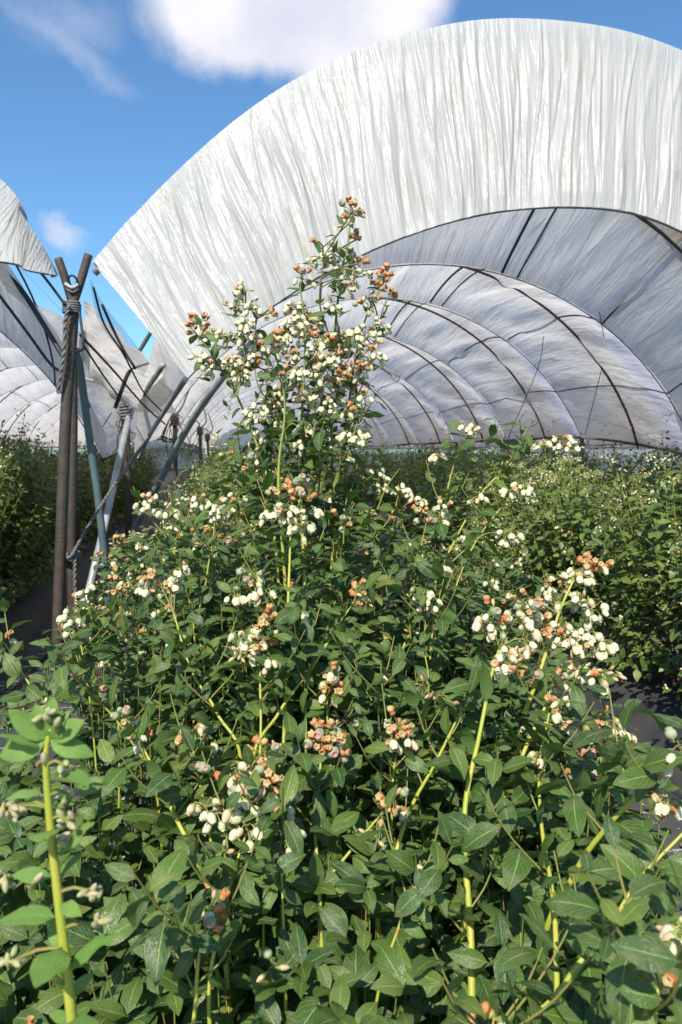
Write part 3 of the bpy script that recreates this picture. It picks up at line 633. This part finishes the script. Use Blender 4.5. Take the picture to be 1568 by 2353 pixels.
        if s.leaves:
            Pp = np.array([l[0] for l in s.leaves]); sc = s.score(Pp+np.array(offset), np.array([l[2] for l in s.leaves])*(1+.15*(Pp[:, 2]-B[2]))); order = np.argsort(-sc); pick = set(order[:parts].tolist()) if parts else set()
            a = Acc(); tpl = HI if hi else MID
            for i, (p, R, L) in enumerate(s.leaves):
                if i in pick:
                    o = bpy.data.objects.new('leaf', leaf_me(int(s.r.integers(14)), s.m)); COL.objects.link(o); o.parent = root
                    mt = Matrix([[*(R[j]*L), p[j]-B[j]] for j in range(3)]+[[0, 0, 0, 1]]); o.matrix_basis = mt
                else:
                    V, F, U = tpl[int(s.r.integers(len(tpl)))]; a.add((V*L)@R.T+(p-B), F, U, 0, s.r.random())
            if a.n: link('foliage', a.mesh('foliage', s.m), root, kind='stuff')
        if s.flowers:
            Pp = np.array([f[1] for f in s.flowers]); sc = s.score(Pp+np.array(offset), np.array([f[3] for f in s.flowers])); order = np.argsort(-sc); kinds = {}; 
            pick = set(order[:parts].tolist()) if parts else set(); accs = {}
            for i, (k, p, R, L) in enumerate(s.flowers):
                fk = FK[k]
                if i in pick:
                    o = bpy.data.objects.new(fk['name'], fk['mesh'][int(s.r.integers(len(fk['mesh'])+(2 if k == 'w' else 0))) % len(fk['mesh'])]); COL.objects.link(o); o.parent = root
                    o.matrix_basis = Matrix([[*(R[j]*L), p[j]-B[j]] for j in range(3)]+[[0, 0, 0, 1]])
                else:
                    V, F, M = fk['hi'][0] if hi else fk['lo']; accs.setdefault(k, Acc()).add((V*L)@R.T+(p-B), F, None, M)
            for k, a in accs.items(): link(FK[k]['name']+'s', a.mesh(FK[k]['name']+'s', FK[k]['mats']), root, kind='stuff')
        return root

# ------------------------------------------------------------ the bushes in the foreground
bed = .18
BM = Bush((.12, 1.30, bed), seed=1); BF = Bush((.06, .66, bed), seed=2); BR = Bush((.44, .78, bed), seed=3); BK = Bush((.50, 1.45, bed), seed=4); BN = Bush((-.20, .40, .0), M_leaf_young, seed=5); BX = Bush((.52, .46, .0), seed=6); BL = Bush((-.12, 1.05, bed), seed=8)
def shoot(B, pts, r, t0=.0, sp=.03, L=.045, t1=1.0, root=True, droop=.25, bias=.9, leaves=True):
    q = [P(*p) for p in pts]
    if root:
        dv = unit(q[0]-q[1])*[.5, .5, 1]; b0 = B.base+rng.normal(0, .03, 3)*[1, 1, 0]; L_ = np.linalg.norm(q[0]-b0)
        k1 = q[0]+dv*min(.12, L_*.3); q = [b0, b0*.45+k1*.55, k1]+q
    path = smooth_path(q, 14 if len(q) < 5 else 40); r *= .84; B.cane(path, r*1.2 if root else r, r*.42)
    vis = smooth_path([P(*p) for p in pts], 20)
    if leaves: B.leaves_on(vis, t0, sp*.72, L, t1, bias, droop)
    if root and B is not BN:
        for k in range(5 if pts[0][1] > 1340 else 3):
            j = int(len(vis)*(.05+.7*rng.random())); a_ = rng.random()*6.28; h_ = .05+.07*rng.random(); e_ = vis[j]+np.array([math.cos(a_)*.6, math.sin(a_)*.6, .8])*h_
            tw = smooth_path([vis[j], vis[j]*.4+e_*.6+[0, 0, -.01], e_], 8); B.cane(tw, .0012, .0007); B.leaves_on(tw, .15, .014, L*.85, 1.0, .6, .4)
    return path
# the tall flowering spire
D = 1.3
SP = [([(775, 1330), (768, 1190), (762, 1000), (768, 800), (776, 700), (786, 620), (800, 560), (806, 500)], .0042),
      ([(700, 1330), (690, 1080), (697, 900), (702, 800), (697, 720), (690, 655)], .0036),
      ([(655, 1330), (640, 1100), (655, 950), (645, 860), (625, 790)], .0038),
      ([(640, 1330), (618, 1120), (590, 1020), (545, 910), (510, 850), (470, 790), (438, 752)], .0036),
      ([(760, 1330), (786, 1080), (800, 950), (818, 820), (845, 720), (882, 650)], .0038),
      ([(715, 1330), (742, 1000), (732, 880), (722, 800), (725, 745)], .0032)]
for i, (p, r) in enumerate(SP):
    dd = D+(.05, -.03, -.06, .0, .04, .10)[i]; shoot(BM, [(a, b_, dd) for a, b_ in p], r, .05, .042, .038, bias=.4)
for p in ([(545, 910), (562, 820), (560, 740), (566, 680)], [(800, 950), (835, 880), (858, 800), (872, 750)], [(655, 950), (600, 900), (585, 830), (590, 720)], [(768, 800), (735, 700), (742, 610), (735, 575)], [(742, 1000), (780, 930), (806, 870)],
          [(640, 1100), (615, 1010), (600, 950)], [(762, 1000), (800, 990), (830, 990)], [(620, 1120), (560, 1060), (545, 985)]):
    shoot(BM, [(a, b_, D+rng.normal(0, .03)) for a, b_ in p], .0019, .1, .045, .036, root=False, bias=.4)
spire = [(807,490,'o',6),(800,515,'u',3),(829,545,'o',2),(734,592,'w',7),(765,603,'w',4),(732,555,'o',1),(804,575,'w',3),(811,610,'w',3),(825,605,'o',1),(839,627,'w',2),(783,634,'w',4),(815,640,'w',2),(792,659,'w',4),(695,641,'m',4),
(565,670,'w',4),(544,701,'m',5),(589,705,'w',4),(621,719,'o',2),(459,747,'o',4),(440,742,'o',2),(484,772,'m',5),(523,775,'m',5),(565,740,'w',3),(558,761,'w',4),(684,708,'w',7),(702,715,'w',6),(723,743,'m',6),(660,757,'w',7),(691,765,'w',6),
(625,786,'o',5),(639,779,'w',5),(737,775,'o',5),(765,701,'w',3),(846,691,'m',5),(881,641,'o',5),(895,677,'o',3),(871,747,'w',6),(818,768,'w',5),(843,779,'w',5),(822,796,'w',6),(772,793,'w',8),(860,824,'w',5),(466,824,'w',5),(484,849,'w',4),
(537,828,'w',5),(554,860,'w',7),(509,838,'m',4),(582,821,'w',5),(660,810,'b',4),(688,824,'w',4),(713,838,'w',5),(755,821,'w',5),(769,842,'w',4),(804,860,'o',8),(829,856,'m',5),(667,852,'o',3),(653,874,'w',4),(691,863,'w',5),(723,863,'w',5),(748,870,'w',4),
(632,909,'w',5),(660,898,'o',3),(688,898,'m',5),(716,902,'m',6),(744,888,'w',5),(776,888,'m',4),(705,919,'w',5),(758,930,'w',7),(769,922,'w',4),(839,912,'w',4),(800,884,'m',4),(586,947,'w',6),(610,944,'w',4),(568,962,'w',3),(646,930,'w',3),(688,983,'w',1),
(639,976,'w',2),(625,1007,'w',3),(667,1004,'w',1),(730,990,'w',2),(744,1004,'w',5),(755,1039,'w',4),(786,1053,'w',4),(811,1004,'w',8),(832,997,'w',5),(793,944,'w',2),(758,954,'w',3),(600,800,'w',5),(610,850,'w',4),(575,780,'w',4),(680,740,'w',5),(740,830,'w',4),(785,770,'w',4),(720,800,'w',5)]
for x, y, k, n in spire:
    BM.cluster(P(x, y, D+rng.normal(-.02, .035)), k, int(n*2.15+.3), .0175 if n > 3 else .011)
    if n > 2 and y > 560:
        c = P(x, y, D); near_ = c+[0, .01, -.02]
        for k_ in range(2): an_ = rng.random()*6.28; BM.leaf(near_, [math.cos(an_), math.sin(an_)*.6, .4], [0, -.5, .8], .018+.014*rng.random())
for k in range(58):
    y = rng.uniform(900, 1160); x = rng.uniform(590, 840) if y < 1020 else rng.uniform(500, 920); d_ = D+rng.normal(.01, .05); e_ = P(x, y, d_); b_ = P(712+(x-712)*.75, y+95, d_+rng.normal(0, .02))
    tw = smooth_path([b_, (b_+e_)/2+rng.normal(0, .006, 3), e_], 8); BM.cane(tw, .0013, .0007); BM.leaves_on(tw, .05, .013, .042, 1.0, .4, .4)
    if rng.random() < .55: BM.cluster(e_, str(rng.choice(['w', 'w', 'm', 'u'])), int(rng.integers(3, 7)), .015, attach=e_)
# other named clusters and their shoots
def S1(B, pts, r, cl, **kw):
    shoot(B, pts, r, **kw)
    for c in cl: B.cluster(P(*c[:3]), c[3], c[4] if c[4] < 4 else int(c[4]*1.6), c[5] if len(c) > 5 else .0165)
S1(BM, [(655, 1640, 1.0), (662, 1400, 1.02), (667, 1260, 1.05), (668, 1185, 1.06)], .0036, [(625,1183,1.05,'w',8),(660,1173,1.05,'w',7),(709,1173,1.06,'w',6),(695,1208,1.04,'w',7),(642,1130,1.06,'o',4),(681,1118,1.06,'b',5),(691,1144,1.05,'o',4)], t0=.15, sp=.028)
S1(BM, [(475, 1330, 1.25), (490, 1240, 1.26), (495, 1180, 1.26)], .0024, [(459,1155,1.25,'w',7),(491,1173,1.25,'w',8),(523,1165,1.25,'m',8)])
S1(BL, [(420, 1330, 1.2), (390, 1240, 1.2), (370, 1170, 1.2)], .0022, [(340,1155,1.2,'w',7),(380,1178,1.2,'w',8),(355,1140,1.2,'w',3)])
S1(BM, [(880, 1330, 1.3), (900, 1230, 1.3), (915, 1140, 1.3)], .0024, [(920,1127,1.3,'w',10),(864,1060,1.35,'w',4),(871,1102,1.33,'w',5),(885,1187,1.28,'b',4),(786,1197,1.22,'b',4)])
S1(BK, [(990, 1500, 1.25), (1013, 1250, 1.28), (1030, 1120, 1.3), (1055, 1040, 1.3), (1085, 990, 1.3)], .0026, [(1085,985,1.3,'w',7),(1010,1050,1.32,'w',5),(1045,1090,1.3,'u',3)], t0=.2)
S1(BK, [(960, 1420, 1.3), (1090, 1160, 1.33), (1160, 1080, 1.35), (1220, 1030, 1.35), (1270, 1020, 1.35)], .0028, [(1245,1030,1.35,'w',6),(1290,1010,1.35,'w',8),(1310,1025,1.35,'w',4)], t0=.3, sp=.04)
S1(BK, [(1000, 1500, 1.2), (1080, 1270, 1.27), (1180, 1130, 1.3)], .0024, [(1170,1130,1.3,'w',7),(1205,1122,1.3,'w',7),(1100,1140,1.3,'w',4)], t0=.3, sp=.04)
S1(BK, [(960, 1300, 1.25), (980, 1200, 1.25)], .0020, [(975,1180,1.25,'b',5),(1010,1165,1.27,'w',6),(1005,1195,1.25,'m',6),(960,1150,1.27,'w',5)])
S1(BK, [(1040, 1290, 1.15), (1110, 1230, 1.17), (1160, 1225, 1.18)], .0018, [(1168,1232,1.18,'w',6)], root=False, sp=.045)
S1(BM, [(1000, 1400, 1.2), (1005, 1320, 1.2)], .0018, [(1003,1310,1.2,'w',5)])
S1(BM, [(975, 1480, 1.1), (980, 1400, 1.1)], .0020, [(970,1365,1.1,'w',6),(985,1385,1.1,'w',6)])
S1(BM, [(640, 1640, .95), (720, 1530, 1.0), (770, 1450, 1.03), (815, 1380, 1.05)], .0030, [(822,1362,1.05,'o',7)], sp=.032)
S1(BM, [(600, 1650, .95), (598, 1540, .97), (600, 1440, 1.0)], .0028, [(535,1370,1.0,'w',4),(580,1330,1.02,'m',8),(600,1370,1.0,'w',6),(560,1455,.98,'w',5),(600,1430,.97,'o',8),(610,1470,.96,'m',7),(575,1480,.97,'w',5),(618,1520,.95,'w',3),(555,1495,.96,'u',5)])
S1(BM, [(700, 1560, 1.0), (697, 1440, 1.03)], .0024, [(697,1430,1.03,'w',6)])
S1(BL, [(500, 1640, 1.0), (440, 1540, 1.03), (400, 1410, 1.08)], .0034, [(400,1340,1.1,'m',6),(360,1325,1.1,'m',6),(345,1350,1.1,'w',5),(410,1310,1.1,'w',4)], sp=.026)
S1(BL, [(200, 1560, 1.1), (180, 1450, 1.12)], .0022, [(160,1420,1.12,'w',6),(175,1440,1.12,'m',4)])
S1(BL, [(250, 1520, 1.15), (215, 1380, 1.18)], .0022, [(195,1360,1.18,'w',5),(220,1395,1.18,'u',6),(270,1330,1.18,'o',4),(275,1360,1.16,'m',5)])
S1(BL, [(300, 1700, 1.0), (220, 1600, 1.0), (205, 1570, 1.0)], .0022, [(205,1570,1.0,'o',4)])
S1(BL, [(120, 1640, 1.05), (60, 1560, 1.08), (12, 1480, 1.1), (-10, 1470, 1.1)], .0026, [(8,1470,1.1,'m',6)], t0=.1)
S1(BF, [(460, 1995, .82), (400, 1870, .85), (340, 1740, .9), (295, 1670, .92)], .0042, [(285,1655,.92,'o',6),(310,1680,.92,'m',4)], sp=.028, L=.05)
S1(BF, [(480, 1900, .88), (450, 1760, .9), (440, 1690, .92)], .003, [(440,1685,.92,'o',6),(490,1715,.92,'w',2)], sp=.03, L=.05)
S1(BF, [(520, 2080, .74), (545, 1980, .76), (570, 1905, .78)], .0030, [(470,1855,.78,'w',4),(495,1870,.78,'w',3),(545,1850,.76,'w',6),(565,1895,.75,'w',7),(600,1805,.78,'m',9),(625,1790,.78,'o',6),(570,1800,.79,'m',6),(530,1770,.8,'w',4),(485,1770,.8,'b',3),(510,1960,.75,'u',5),(640,1830,.78,'m',4)], sp=.035, L=.045)
S1(BF, [(650, 2060, .76), (645, 1950, .78), (655, 1880, .78)], .0022, [(665,1855,.78,'w',2,.009),(678,1912,.76,'w',1,.006),(656,1940,.75,'w',2,.008)], sp=.04)
S1(BF, [(610, 1900, .85), (615, 1760, .88)], .0024, [(612,1720,.88,'b',5),(600,1735,.88,'m',5),(645,1735,.88,'o',4),(690,1740,.88,'o',3)])
S1(BF, [(735, 2060, .80), (725, 1900, .84), (735, 1780, .87), (740, 1720, .88)], .0034, [(750,1690,.88,'o',9),(725,1700,.87,'o',5),(780,1690,.88,'o',4),(760,1715,.88,'b',4)], sp=.030, L=.046)
S1(BF, [(735, 2045, .80), (790, 1975, .82), (860, 1890, .84), (900, 1850, .85)], .0026, [(905,1838,.85,'o',7),(890,1850,.85,'o',3),(940,1868,.85,'w',1,.006)], root=False, sp=.034)
S1(BF, [(760, 1760, .95), (752, 1640, .97), (755, 1590, .97)], .0024, [(765,1560,.97,'o',5),(750,1600,.96,'w',3),(780,1575,.97,'b',4)])
S1(BF, [(870, 1640, 1.0), (868, 1570, 1.0)], .0018, [(868,1555,1.0,'w',2,.008)])
S1(BF, [(900, 1900, .9), (905, 1770, .92), (920, 1700, .93)], .0026, [(912,1668,.93,'o',8),(938,1700,.92,'w',2,.010),(905,1700,.92,'m',4)])
S1(BR, [(915, 1945, .85), (950, 1845, .88), (1000, 1755, .92), (1065, 1620, .98), (1090, 1540, 1.0)], .0036, [(1010,1600,1.0,'u',4)], sp=.032, L=.045)
S1(BF, [(920, 2120, .72), (955, 2040, .73), (975, 1990, .74)], .0022, [(970,1985,.74,'w',3,.010)], sp=.04)
S1(BF, [(450, 2300, .64), (460, 2180, .65), (480, 2110, .66)], .0030, [(487,2088,.66,'o',4,.012),(488,2110,.65,'b',3,.010),(470,2060,.67,'u',2)], sp=.05, L=.055)
# the right-hand bush with thick yellow canes
S1(BR, [(1085, 2400, .70), (1082, 2150, .76), (1068, 1950, .80), (1072, 1830, .83), (1100, 1700, .87), (1128, 1560, .91), (1148, 1490, .93)], .0052, [(1120,1440,.94,'w',6),(1135,1410,.94,'m',5),(1150,1480,.92,'w',6),(1150,1520,.9,'m',6),(1190,1420,.94,'w',5),(1215,1400,.95,'m',4),(1205,1470,.93,'w',5),(1180,1520,.92,'u',4)], t0=.05, sp=.038, L=.052)
S1(BR, [(1110, 1985, .85), (1150, 1865, .88), (1195, 1750, .90), (1245, 1640, .93), (1300, 1555, .95), (1335, 1490, .97)], .0044, [(1310,1480,.96,'w',7),(1345,1460,.96,'w',7),(1380,1475,.97,'w',6),(1350,1500,.95,'w',4),(1290,1460,.97,'w',5),(1330,1545,.95,'m',6),(1370,1560,.95,'w',6),(1395,1545,.95,'u',6),(1290,1590,.94,'w',5),(1265,1555,.93,'b',4)], t0=.05, sp=.04, L=.048)
S1(BR, [(1205, 1640, .95), (1235, 1560, .96), (1265, 1470, .98), (1290, 1395, 1.0), (1320, 1330, 1.02)], .0038, [(1325,1325,1.02,'w',6),(1370,1300,1.03,'o',7),(1350,1310,1.03,'o',4),(1280,1320,1.02,'w',2),(1340,1380,1.0,'w',7),(1360,1400,1.0,'w',6),(1275,1375,1.0,'w',2),(1250,1450,.97,'o',8),(1245,1430,.97,'o',5),(1215,1375,1.0,'m',5)], t0=.1, sp=.05, L=.040, root=False)
S1(BR, [(1280, 2260, .66), (1272, 2070, .72), (1245, 1900, .80), (1240, 1760, .86), (1262, 1640, .91)], .0038, [(1268,1640,.9,'w',2,.010),(1240,1740,.85,'w',4,.010),(1295,1620,.92,'m',5),(1285,1665,.9,'u',5)], sp=.036, L=.058)
S1(BR, [(1320, 2010, .74), (1400, 1895, .72), (1475, 1820, .70), (1570, 1735, .68), (1600, 1700, .68)], .0040, [(1540,1745,.68,'w',4,.014),(1568,1720,.67,'m',5),(1535,1840,.7,'w',5,.012),(1490,1810,.7,'u',5,.012)], t0=.0, sp=.055, L=.056)
S1(BR, [(1360, 1840, .95), (1370, 1780, .95)], .0018, [(1330,1760,.95,'o',5),(1350,1745,.95,'b',4),(1385,1740,.95,'b',3),(1325,1790,.94,'w',2,.008)], sp=.03)
S1(BR, [(1330, 1750, .95), (1375, 1690, .97), (1400, 1660, .98)], .0018, [(1392,1655,.98,'o',5),(1405,1672,.97,'w',5),(1340,1680,.96,'w',4,.012)], root=False, sp=.05)
S1(BR, [(1375, 1790, .95), (1420, 1700, 1.0), (1445, 1690, 1.0)], .0013, [(1450,1697,1.0,'w',3,.008)], root=False, sp=.06, L=.025)
S1(BX, [(1290, 2275, .60), (1400, 2130, .61), (1470, 2020, .62), (1570, 1915, .63)], .0036, [], sp=.045, L=.048)
S1(BX, [(1478, 2380, .44), (1500, 2300, .44), (1545, 2215, .45), (1580, 2190, .45)], .0038, [(1560,2240,.44,'o',5,.013),(1590,2160,.44,'m',5,.013),(1555,2150,.46,'u',6,.013)], sp=.040, L=.045)
S1(BF, [(1130, 2400, .55), (1135, 2340, .56)], .002, [(1140,2345,.56,'o',3,.009)], sp=.05)
# the close, slightly soft shoot at the left edge
q = shoot(BN, [(172, 2420, .42), (150, 2200, .42), (127, 2000, .42), (112, 1850, .42), (106, 1740, .42), (112, 1690, .42)], .0042, .08, .0125, .036, bias=.45, droop=.1)
for x, y, n in ((112, 1650, 6), (135, 1660, 5), (45, 1850, 4), (20, 1865, 4), (160, 1890, 4), (150, 1935, 3), (75, 2030, 3), (210, 2050, 3), (225, 2130, 3), (30, 2210, 5), (0, 2030, 4), (150, 1760, 3), (85, 1760, 2), (165, 1830, 2)):
    for j in range(n+2): BN.flower('g', P(x+rng.normal(0, 9), y+rng.normal(0, 9), .42+rng.normal(0, .006)), rng.normal(size=3)+[0, -.5, .6], .0078)
    cpt = P(x, y, .42); near_ = q[np.linalg.norm(q-cpt, axis=1).argmin()]; BN.stalks.append((smooth_path([near_, (near_+cpt)/2+[0, 0, .003], cpt], 5), .0012))
for sz, (x, y) in ((.024, (40, 1650)), (.022, (112, 1620)), (.022, (185, 1665)), (.026, (20, 1730)), (.02, (90, 1660)), (.018, (140, 1650)), (.024, (210, 1740)), (.018, (120, 1670))):
    BN.leaf(P(112, 1700, .42), P(x, y, .415)-P(112, 1705, .42), [-.2, -.9, .5], sz*1.2)

# the rest of the canopy: shoots that fan out from each bush base
def canopy_z(x, y):
    ys = [.40, .55, .70, .85, 1.05, 1.3, 1.6, 1.9]; zs = [.72, .82, .86, .91, .98, 1.07, 1.16, 1.14]
    z = np.interp(y, ys, zs); c = .14+.05*y; e = min(abs(x-c)/(.40+.06*y), 1.25)
    cl = float(vnoise(np.array([x*9+3.]), np.array([y*8+1.]), 77)[0]); z += .17*math.exp(-((x-.09)/.20)**2-((y-1.28)/.26)**2)
    return z-.22*max(0, e-.45)**1.5-.34*max(0, cl-.02)
bases = [(BF, 1.0), (BR, 1.0), (BM, 1.0), (BK, 1.0), (BL, 1.0)]
for i in range(1050):
    y = .38+1.6*rng.random()**1.05; c = .14+.05*y; hw = .40+.06*y; lx = c-hw-np.interp(y, [.4, 1.0, 1.5], [.10, .30, .0]); x = lx+(c+hw-lx)*rng.random()
    if y < .62 and x > .38: continue
    B = min(bases, key=lambda q: (q[0].base[0]-x)**2+(q[0].base[1]-y)**2)[0]
    deep = rng.random() < .30; z = canopy_z(x, y)-(rng.random()*.26 if deep else abs(rng.normal(0, .05)))
    tip = np.array([x, y, z]); b0 = B.base+rng.normal(0, .07, 3)*[1, 1, 0]; out_ = (tip-b0)*[1, 1, 0]
    mid = b0+out_*.62+[0, 0, (z-b0[2])*.50]; m2 = b0+out_*.90+[0, 0, (z-b0[2])*.80]
    path = smooth_path([b0, mid, m2, tip], 16)
    if i % 5 < 2: B.cane(path[:-1], .0019, .0007)
    else: B.stalks.append((path[6:-1], .0008))
    if abs(x-.09) < .25 and 1.0 < y < 1.5: pass
    L = float(np.interp(y, [.45, .8, 1.2, 1.7], [.074, .064, .052, .044])); B.leaves_on(path, .60 if i % 3 else .40, .0175, L, 1.0, droop=.55, bias=.75)
    for k_ in range(3 if not deep else 0):
        an_ = rng.random()*6.28; B.leaf(tip-[0, 0, .004], [math.cos(an_), math.sin(an_), .7], [-.2, -.5, .8], L*(.45+.3*rng.random()))
    if not deep and rng.random() < np.interp(y, [.6, .8, 1.1, 1.4, 1.6], [.0, .04, .14, .42, .60]):
        B.cluster(tip+[0, 0, .015], str(rng.choice(['u', 'm', 'u', 'o', 'w'])), int(rng.integers(3, 7)), .015, attach=tip)
    if y > 1.35 and rng.random() < .45:
        B.cluster(path[-4]+rng.normal(0, .02, 3), 'm', int(rng.integers(3, 6)), .016, attach=path[-4])
FG = 'blueberry bushes of the front row'
BM.emit('blueberry_bush', 'tall blueberry bush in the middle whose flower-packed spire stands against the white curtain', FG)
BF.emit('blueberry_bush', 'nearest blueberry bush filling the bottom of the view with large dark dusty leaves', FG)
BR.emit('blueberry_bush', 'blueberry bush with thick yellow canes and heavy white clusters at lower right', FG)
BK.emit('blueberry_bush', 'blueberry bush behind and right of the spire with slender arching flowering shoots', FG, parts=260)
BL.emit('blueberry_bush', 'leafy blueberry bush left of the spire at the edge of the shaded aisle', FG, parts=280)
BN.emit('blueberry_shoot', 'bright green upright shoot very close at the lower left, tipped with tight pale buds', cat='plant')
BX.emit('blueberry_bush', 'cut-off blueberry branches with yellow stems at the lower right corner', FG)

# ------------------------------------------------------------ bush rows behind
def row_bush(seed, h, nsh, nl, fl, base=(0, 0, 0), w_=.52):
    B = Bush(np.array(base, float), M_leaf_far, seed=seed); r = B.r; b = B.base
    for i in range(nsh):
        a = r.random()*2*math.pi; rad = math.sqrt(r.random()); x = math.cos(a)*rad*w_; y = math.sin(a)*rad*w_*.95; tall = r.random() < .10
        z = h*(1-.30*rad**3)-(.0 if r.random() < .55 else r.random()*h*.72)*1.0+(abs(r.normal(0, .10)) if tall else r.normal(0, .03)); z = max(z, .3)
        b0 = b+[r.normal(0, .05), r.normal(0, .05), .12]; tip = b+[x, y, z]; o = (tip-b0)*[1, 1, 0]
        path = smooth_path([b0, b0+o*.6+[0, 0, (z-.12)*.5], tip], 8)
        if i % 4 == 0: B.cane(path, .003, .0014)
        B.leaves_on(path, .42, .58*np.linalg.norm(tip-b0)/nl, .066, 1.0, droop=.45)
        if r.random() < .35: B.cluster(tip-[0, 0, .03]+r.normal(0, .02, 3), 'u', int(r.integers(2, 5)), .02, attach=tip)
        if r.random() < fl: B.cluster(tip, str(r.choice(['w', 'w', 'u', 'm'])), int(r.integers(3, 7)), .022, attach=tip)
    return B
def copy_tree(root, loc, label, rot=0, sc=1.0):
    c = root.copy(); COL.objects.link(c); c.location = loc; c.rotation_euler = (0, 0, rot); c.scale = (sc,)*3; c['label'] = label
    for ch in list(root.children):
        d = ch.copy(); COL.objects.link(d); d.parent = c
    return c
# near bushes of the sunlit right row, each grown where it stands
order = ['nearest', 'second', 'third', 'fourth', 'fifth', 'sixth', 'seventh', 'eighth', 'ninth', 'tenth', 'eleventh', 'twelfth', 'thirteenth', 'fourteenth', 'fifteenth', 'sixteenth', 'seventeenth']
for i, (x, y) in enumerate(((2.12, 2.35), (2.2, 3.15), (2.08, 3.95), (2.18, 4.75))):
    B = row_bush(200+i, 1.12+.04*(i % 2), 260, 17, .50, (x, y, .10)); B.emit('blueberry_bush', order[i]+' sunlit blueberry bush of the right-hand row, counted from the camera', 'bushes of the right-hand row', parts=300 if i < 3 else 120, hi=False, stem_parts=120)
for i, (x, y) in enumerate(((-1.95, 3.3), (-1.86, 4.1), (-1.78, 4.95), (-1.70, 5.75), (-1.75, 6.5))):  # first two stand out of view, added tall to shade the row and posts
    B = row_bush(230+i, (1.5, 1.55, 1.42, 1.36, 1.30)[i], 300, 18, .16, (x, y, .10), .56); B.emit('blueberry_bush', order[i]+' shaded blueberry bush of the left-hand row, behind the posts after two unseen bushes added for shade', 'bushes of the left-hand row', parts=(20, 60, 220, 200, 60)[i], hi=False, stem_parts=80)
VAR = []
for v in range(4):
    B = row_bush(300+v, 1.16, 210, 15, .22); VAR.append(B)
protos = {}
def place(v, loc, label, group, rot, sc):
    if v not in protos:
        r_ = VAR[v].emit('blueberry_bush', label, group, parts=0, hi=False, stem_parts=0); r_.location = loc; r_.rotation_euler = (0, 0, rot); r_.scale = (sc,)*3; protos[v] = r_
    else:
        c = copy_tree(protos[v], loc, label, rot, sc); c['group'] = group
rows = [(.17, 2.55, 14, 'row that runs on behind the spire', 'bushes of the middle row', .98), (2.15, 5.6, 16, 'right-hand row, in the shade of the large tunnel', 'bushes of the right-hand row', 1.08), (-1.74, 7.3, 16, 'left-hand row, beside the aisle posts', 'bushes of the left-hand row', 1.13),
        (4.15, 5.2, 16, 'far right row under the large tunnel', 'bushes of the far right row', 1.12), (-3.9, 5.2, 16, 'row inside the left tunnel', 'bushes inside the left tunnel', 1.15)]
for rx, y0, ymax, lab, grp, sc in rows:
    y = y0; k_ = 0
    while y < ymax:
        place(int(rng.integers(4)), (rx+rng.normal(0, .05), y, .10), order[k_]+' blueberry bush going back along the '+lab, grp, rng.random()*6.28, sc*(1+rng.normal(0, .03))); y += .84; k_ += 1
# beyond that the rows read as one mass each
for rx, h in ((.17, 1.22), (2.15, 1.34), (-1.74, 1.42), (4.15, 1.36), (-3.9, 1.42), (7.2, 1.36), (9.2, 1.38)):
    a = Acc(); n = 5200; y0 = 14.5 if rx < 5 else 6
    for i in range(n):
        y = y0+(58-y0)*rng.random()**1.6; th = rng.random()*math.pi; rr_ = .5+.1*rng.random(); x = rx+math.cos(th)*rr_*1.05; z = .3+math.sin(th)**.6*(h-.22)*(1+rng.normal(0, .04))
        if rng.random() < .3: z = .2+rng.random()*(h-.2)
        ax = unit(rng.normal(size=3)+[0, 0, .3]); nn = unit(np.cross(ax, rng.normal(size=3))+[0, -.3, .5]); nn = unit(nn-ax*(nn@ax)); R = np.stack([np.cross(ax, nn), ax, nn], 1)
        V, F, U = LOW[i % 5]; L = .085+.006*(y-14); a.add((V*L)@R.T+np.array([x, y, z]), F, U, 0, rng.random())
    link('hedge_mass', a.mesh('hedge_mass', M_leaf_far), kind='stuff', label='far stretch of bush row merging into one dark hedge', category='hedge')

# ------------------------------------------------------------ drip hoses and litter in the aisles
for x, y0, lab in ((1.42, .8, 'black drip hose lying along the foot of the right-hand row'), (-1.12, 3.0, 'black drip hose lying along the foot of the left-hand row')):
    q = np.array([[x+.03*math.sin(y*1.7+x)+.01*math.sin(y*5), y, .018] for y in np.linspace(y0, 24, 160)])
    t = thing('drip_hose', lab, 'hose', tuple(q[0])); tube_obj('pipe', q-q[0], .009, M_strap, t, 8)
a = Acc()
for i in range(1500):
    x0, x1, y0, y1 = ((.75, 1.7, 1.2, 7), (-1.25, -.3, 2.5, 10))[i % 2]; p = np.array([x0+(x1-x0)*rng.random(), y0+(y1-y0)*rng.random(), .006]); th = rng.random()*6.28
    ax = np.array([math.cos(th), math.sin(th), rng.normal(0, .12)]); ax = unit(ax); nn = unit(np.array([rng.normal(0, .2), rng.normal(0, .2), 1])); nn = unit(nn-ax*(nn@ax)); Rm = np.stack([np.cross(ax, nn), ax, nn], 1)
    V, F, U = MID[i % 8]; L = .012 if rng.random() < .7 else .04; V = (V*L)@Rm.T; V[:, 2] -= V[:, 2].min(); a.add(V+p, F, U, 0 if L > .02 else 1, rng.random())
M_dry = simple('dry_leaf', (.16, .09, .04), .8, (.24, .17, .08), 40)
link('fallen_litter', a.mesh('fallen_litter', [M_dry, M_bell]), kind='stuff', label='dry leaves and dropped petals on the aisle mat', category='litter')
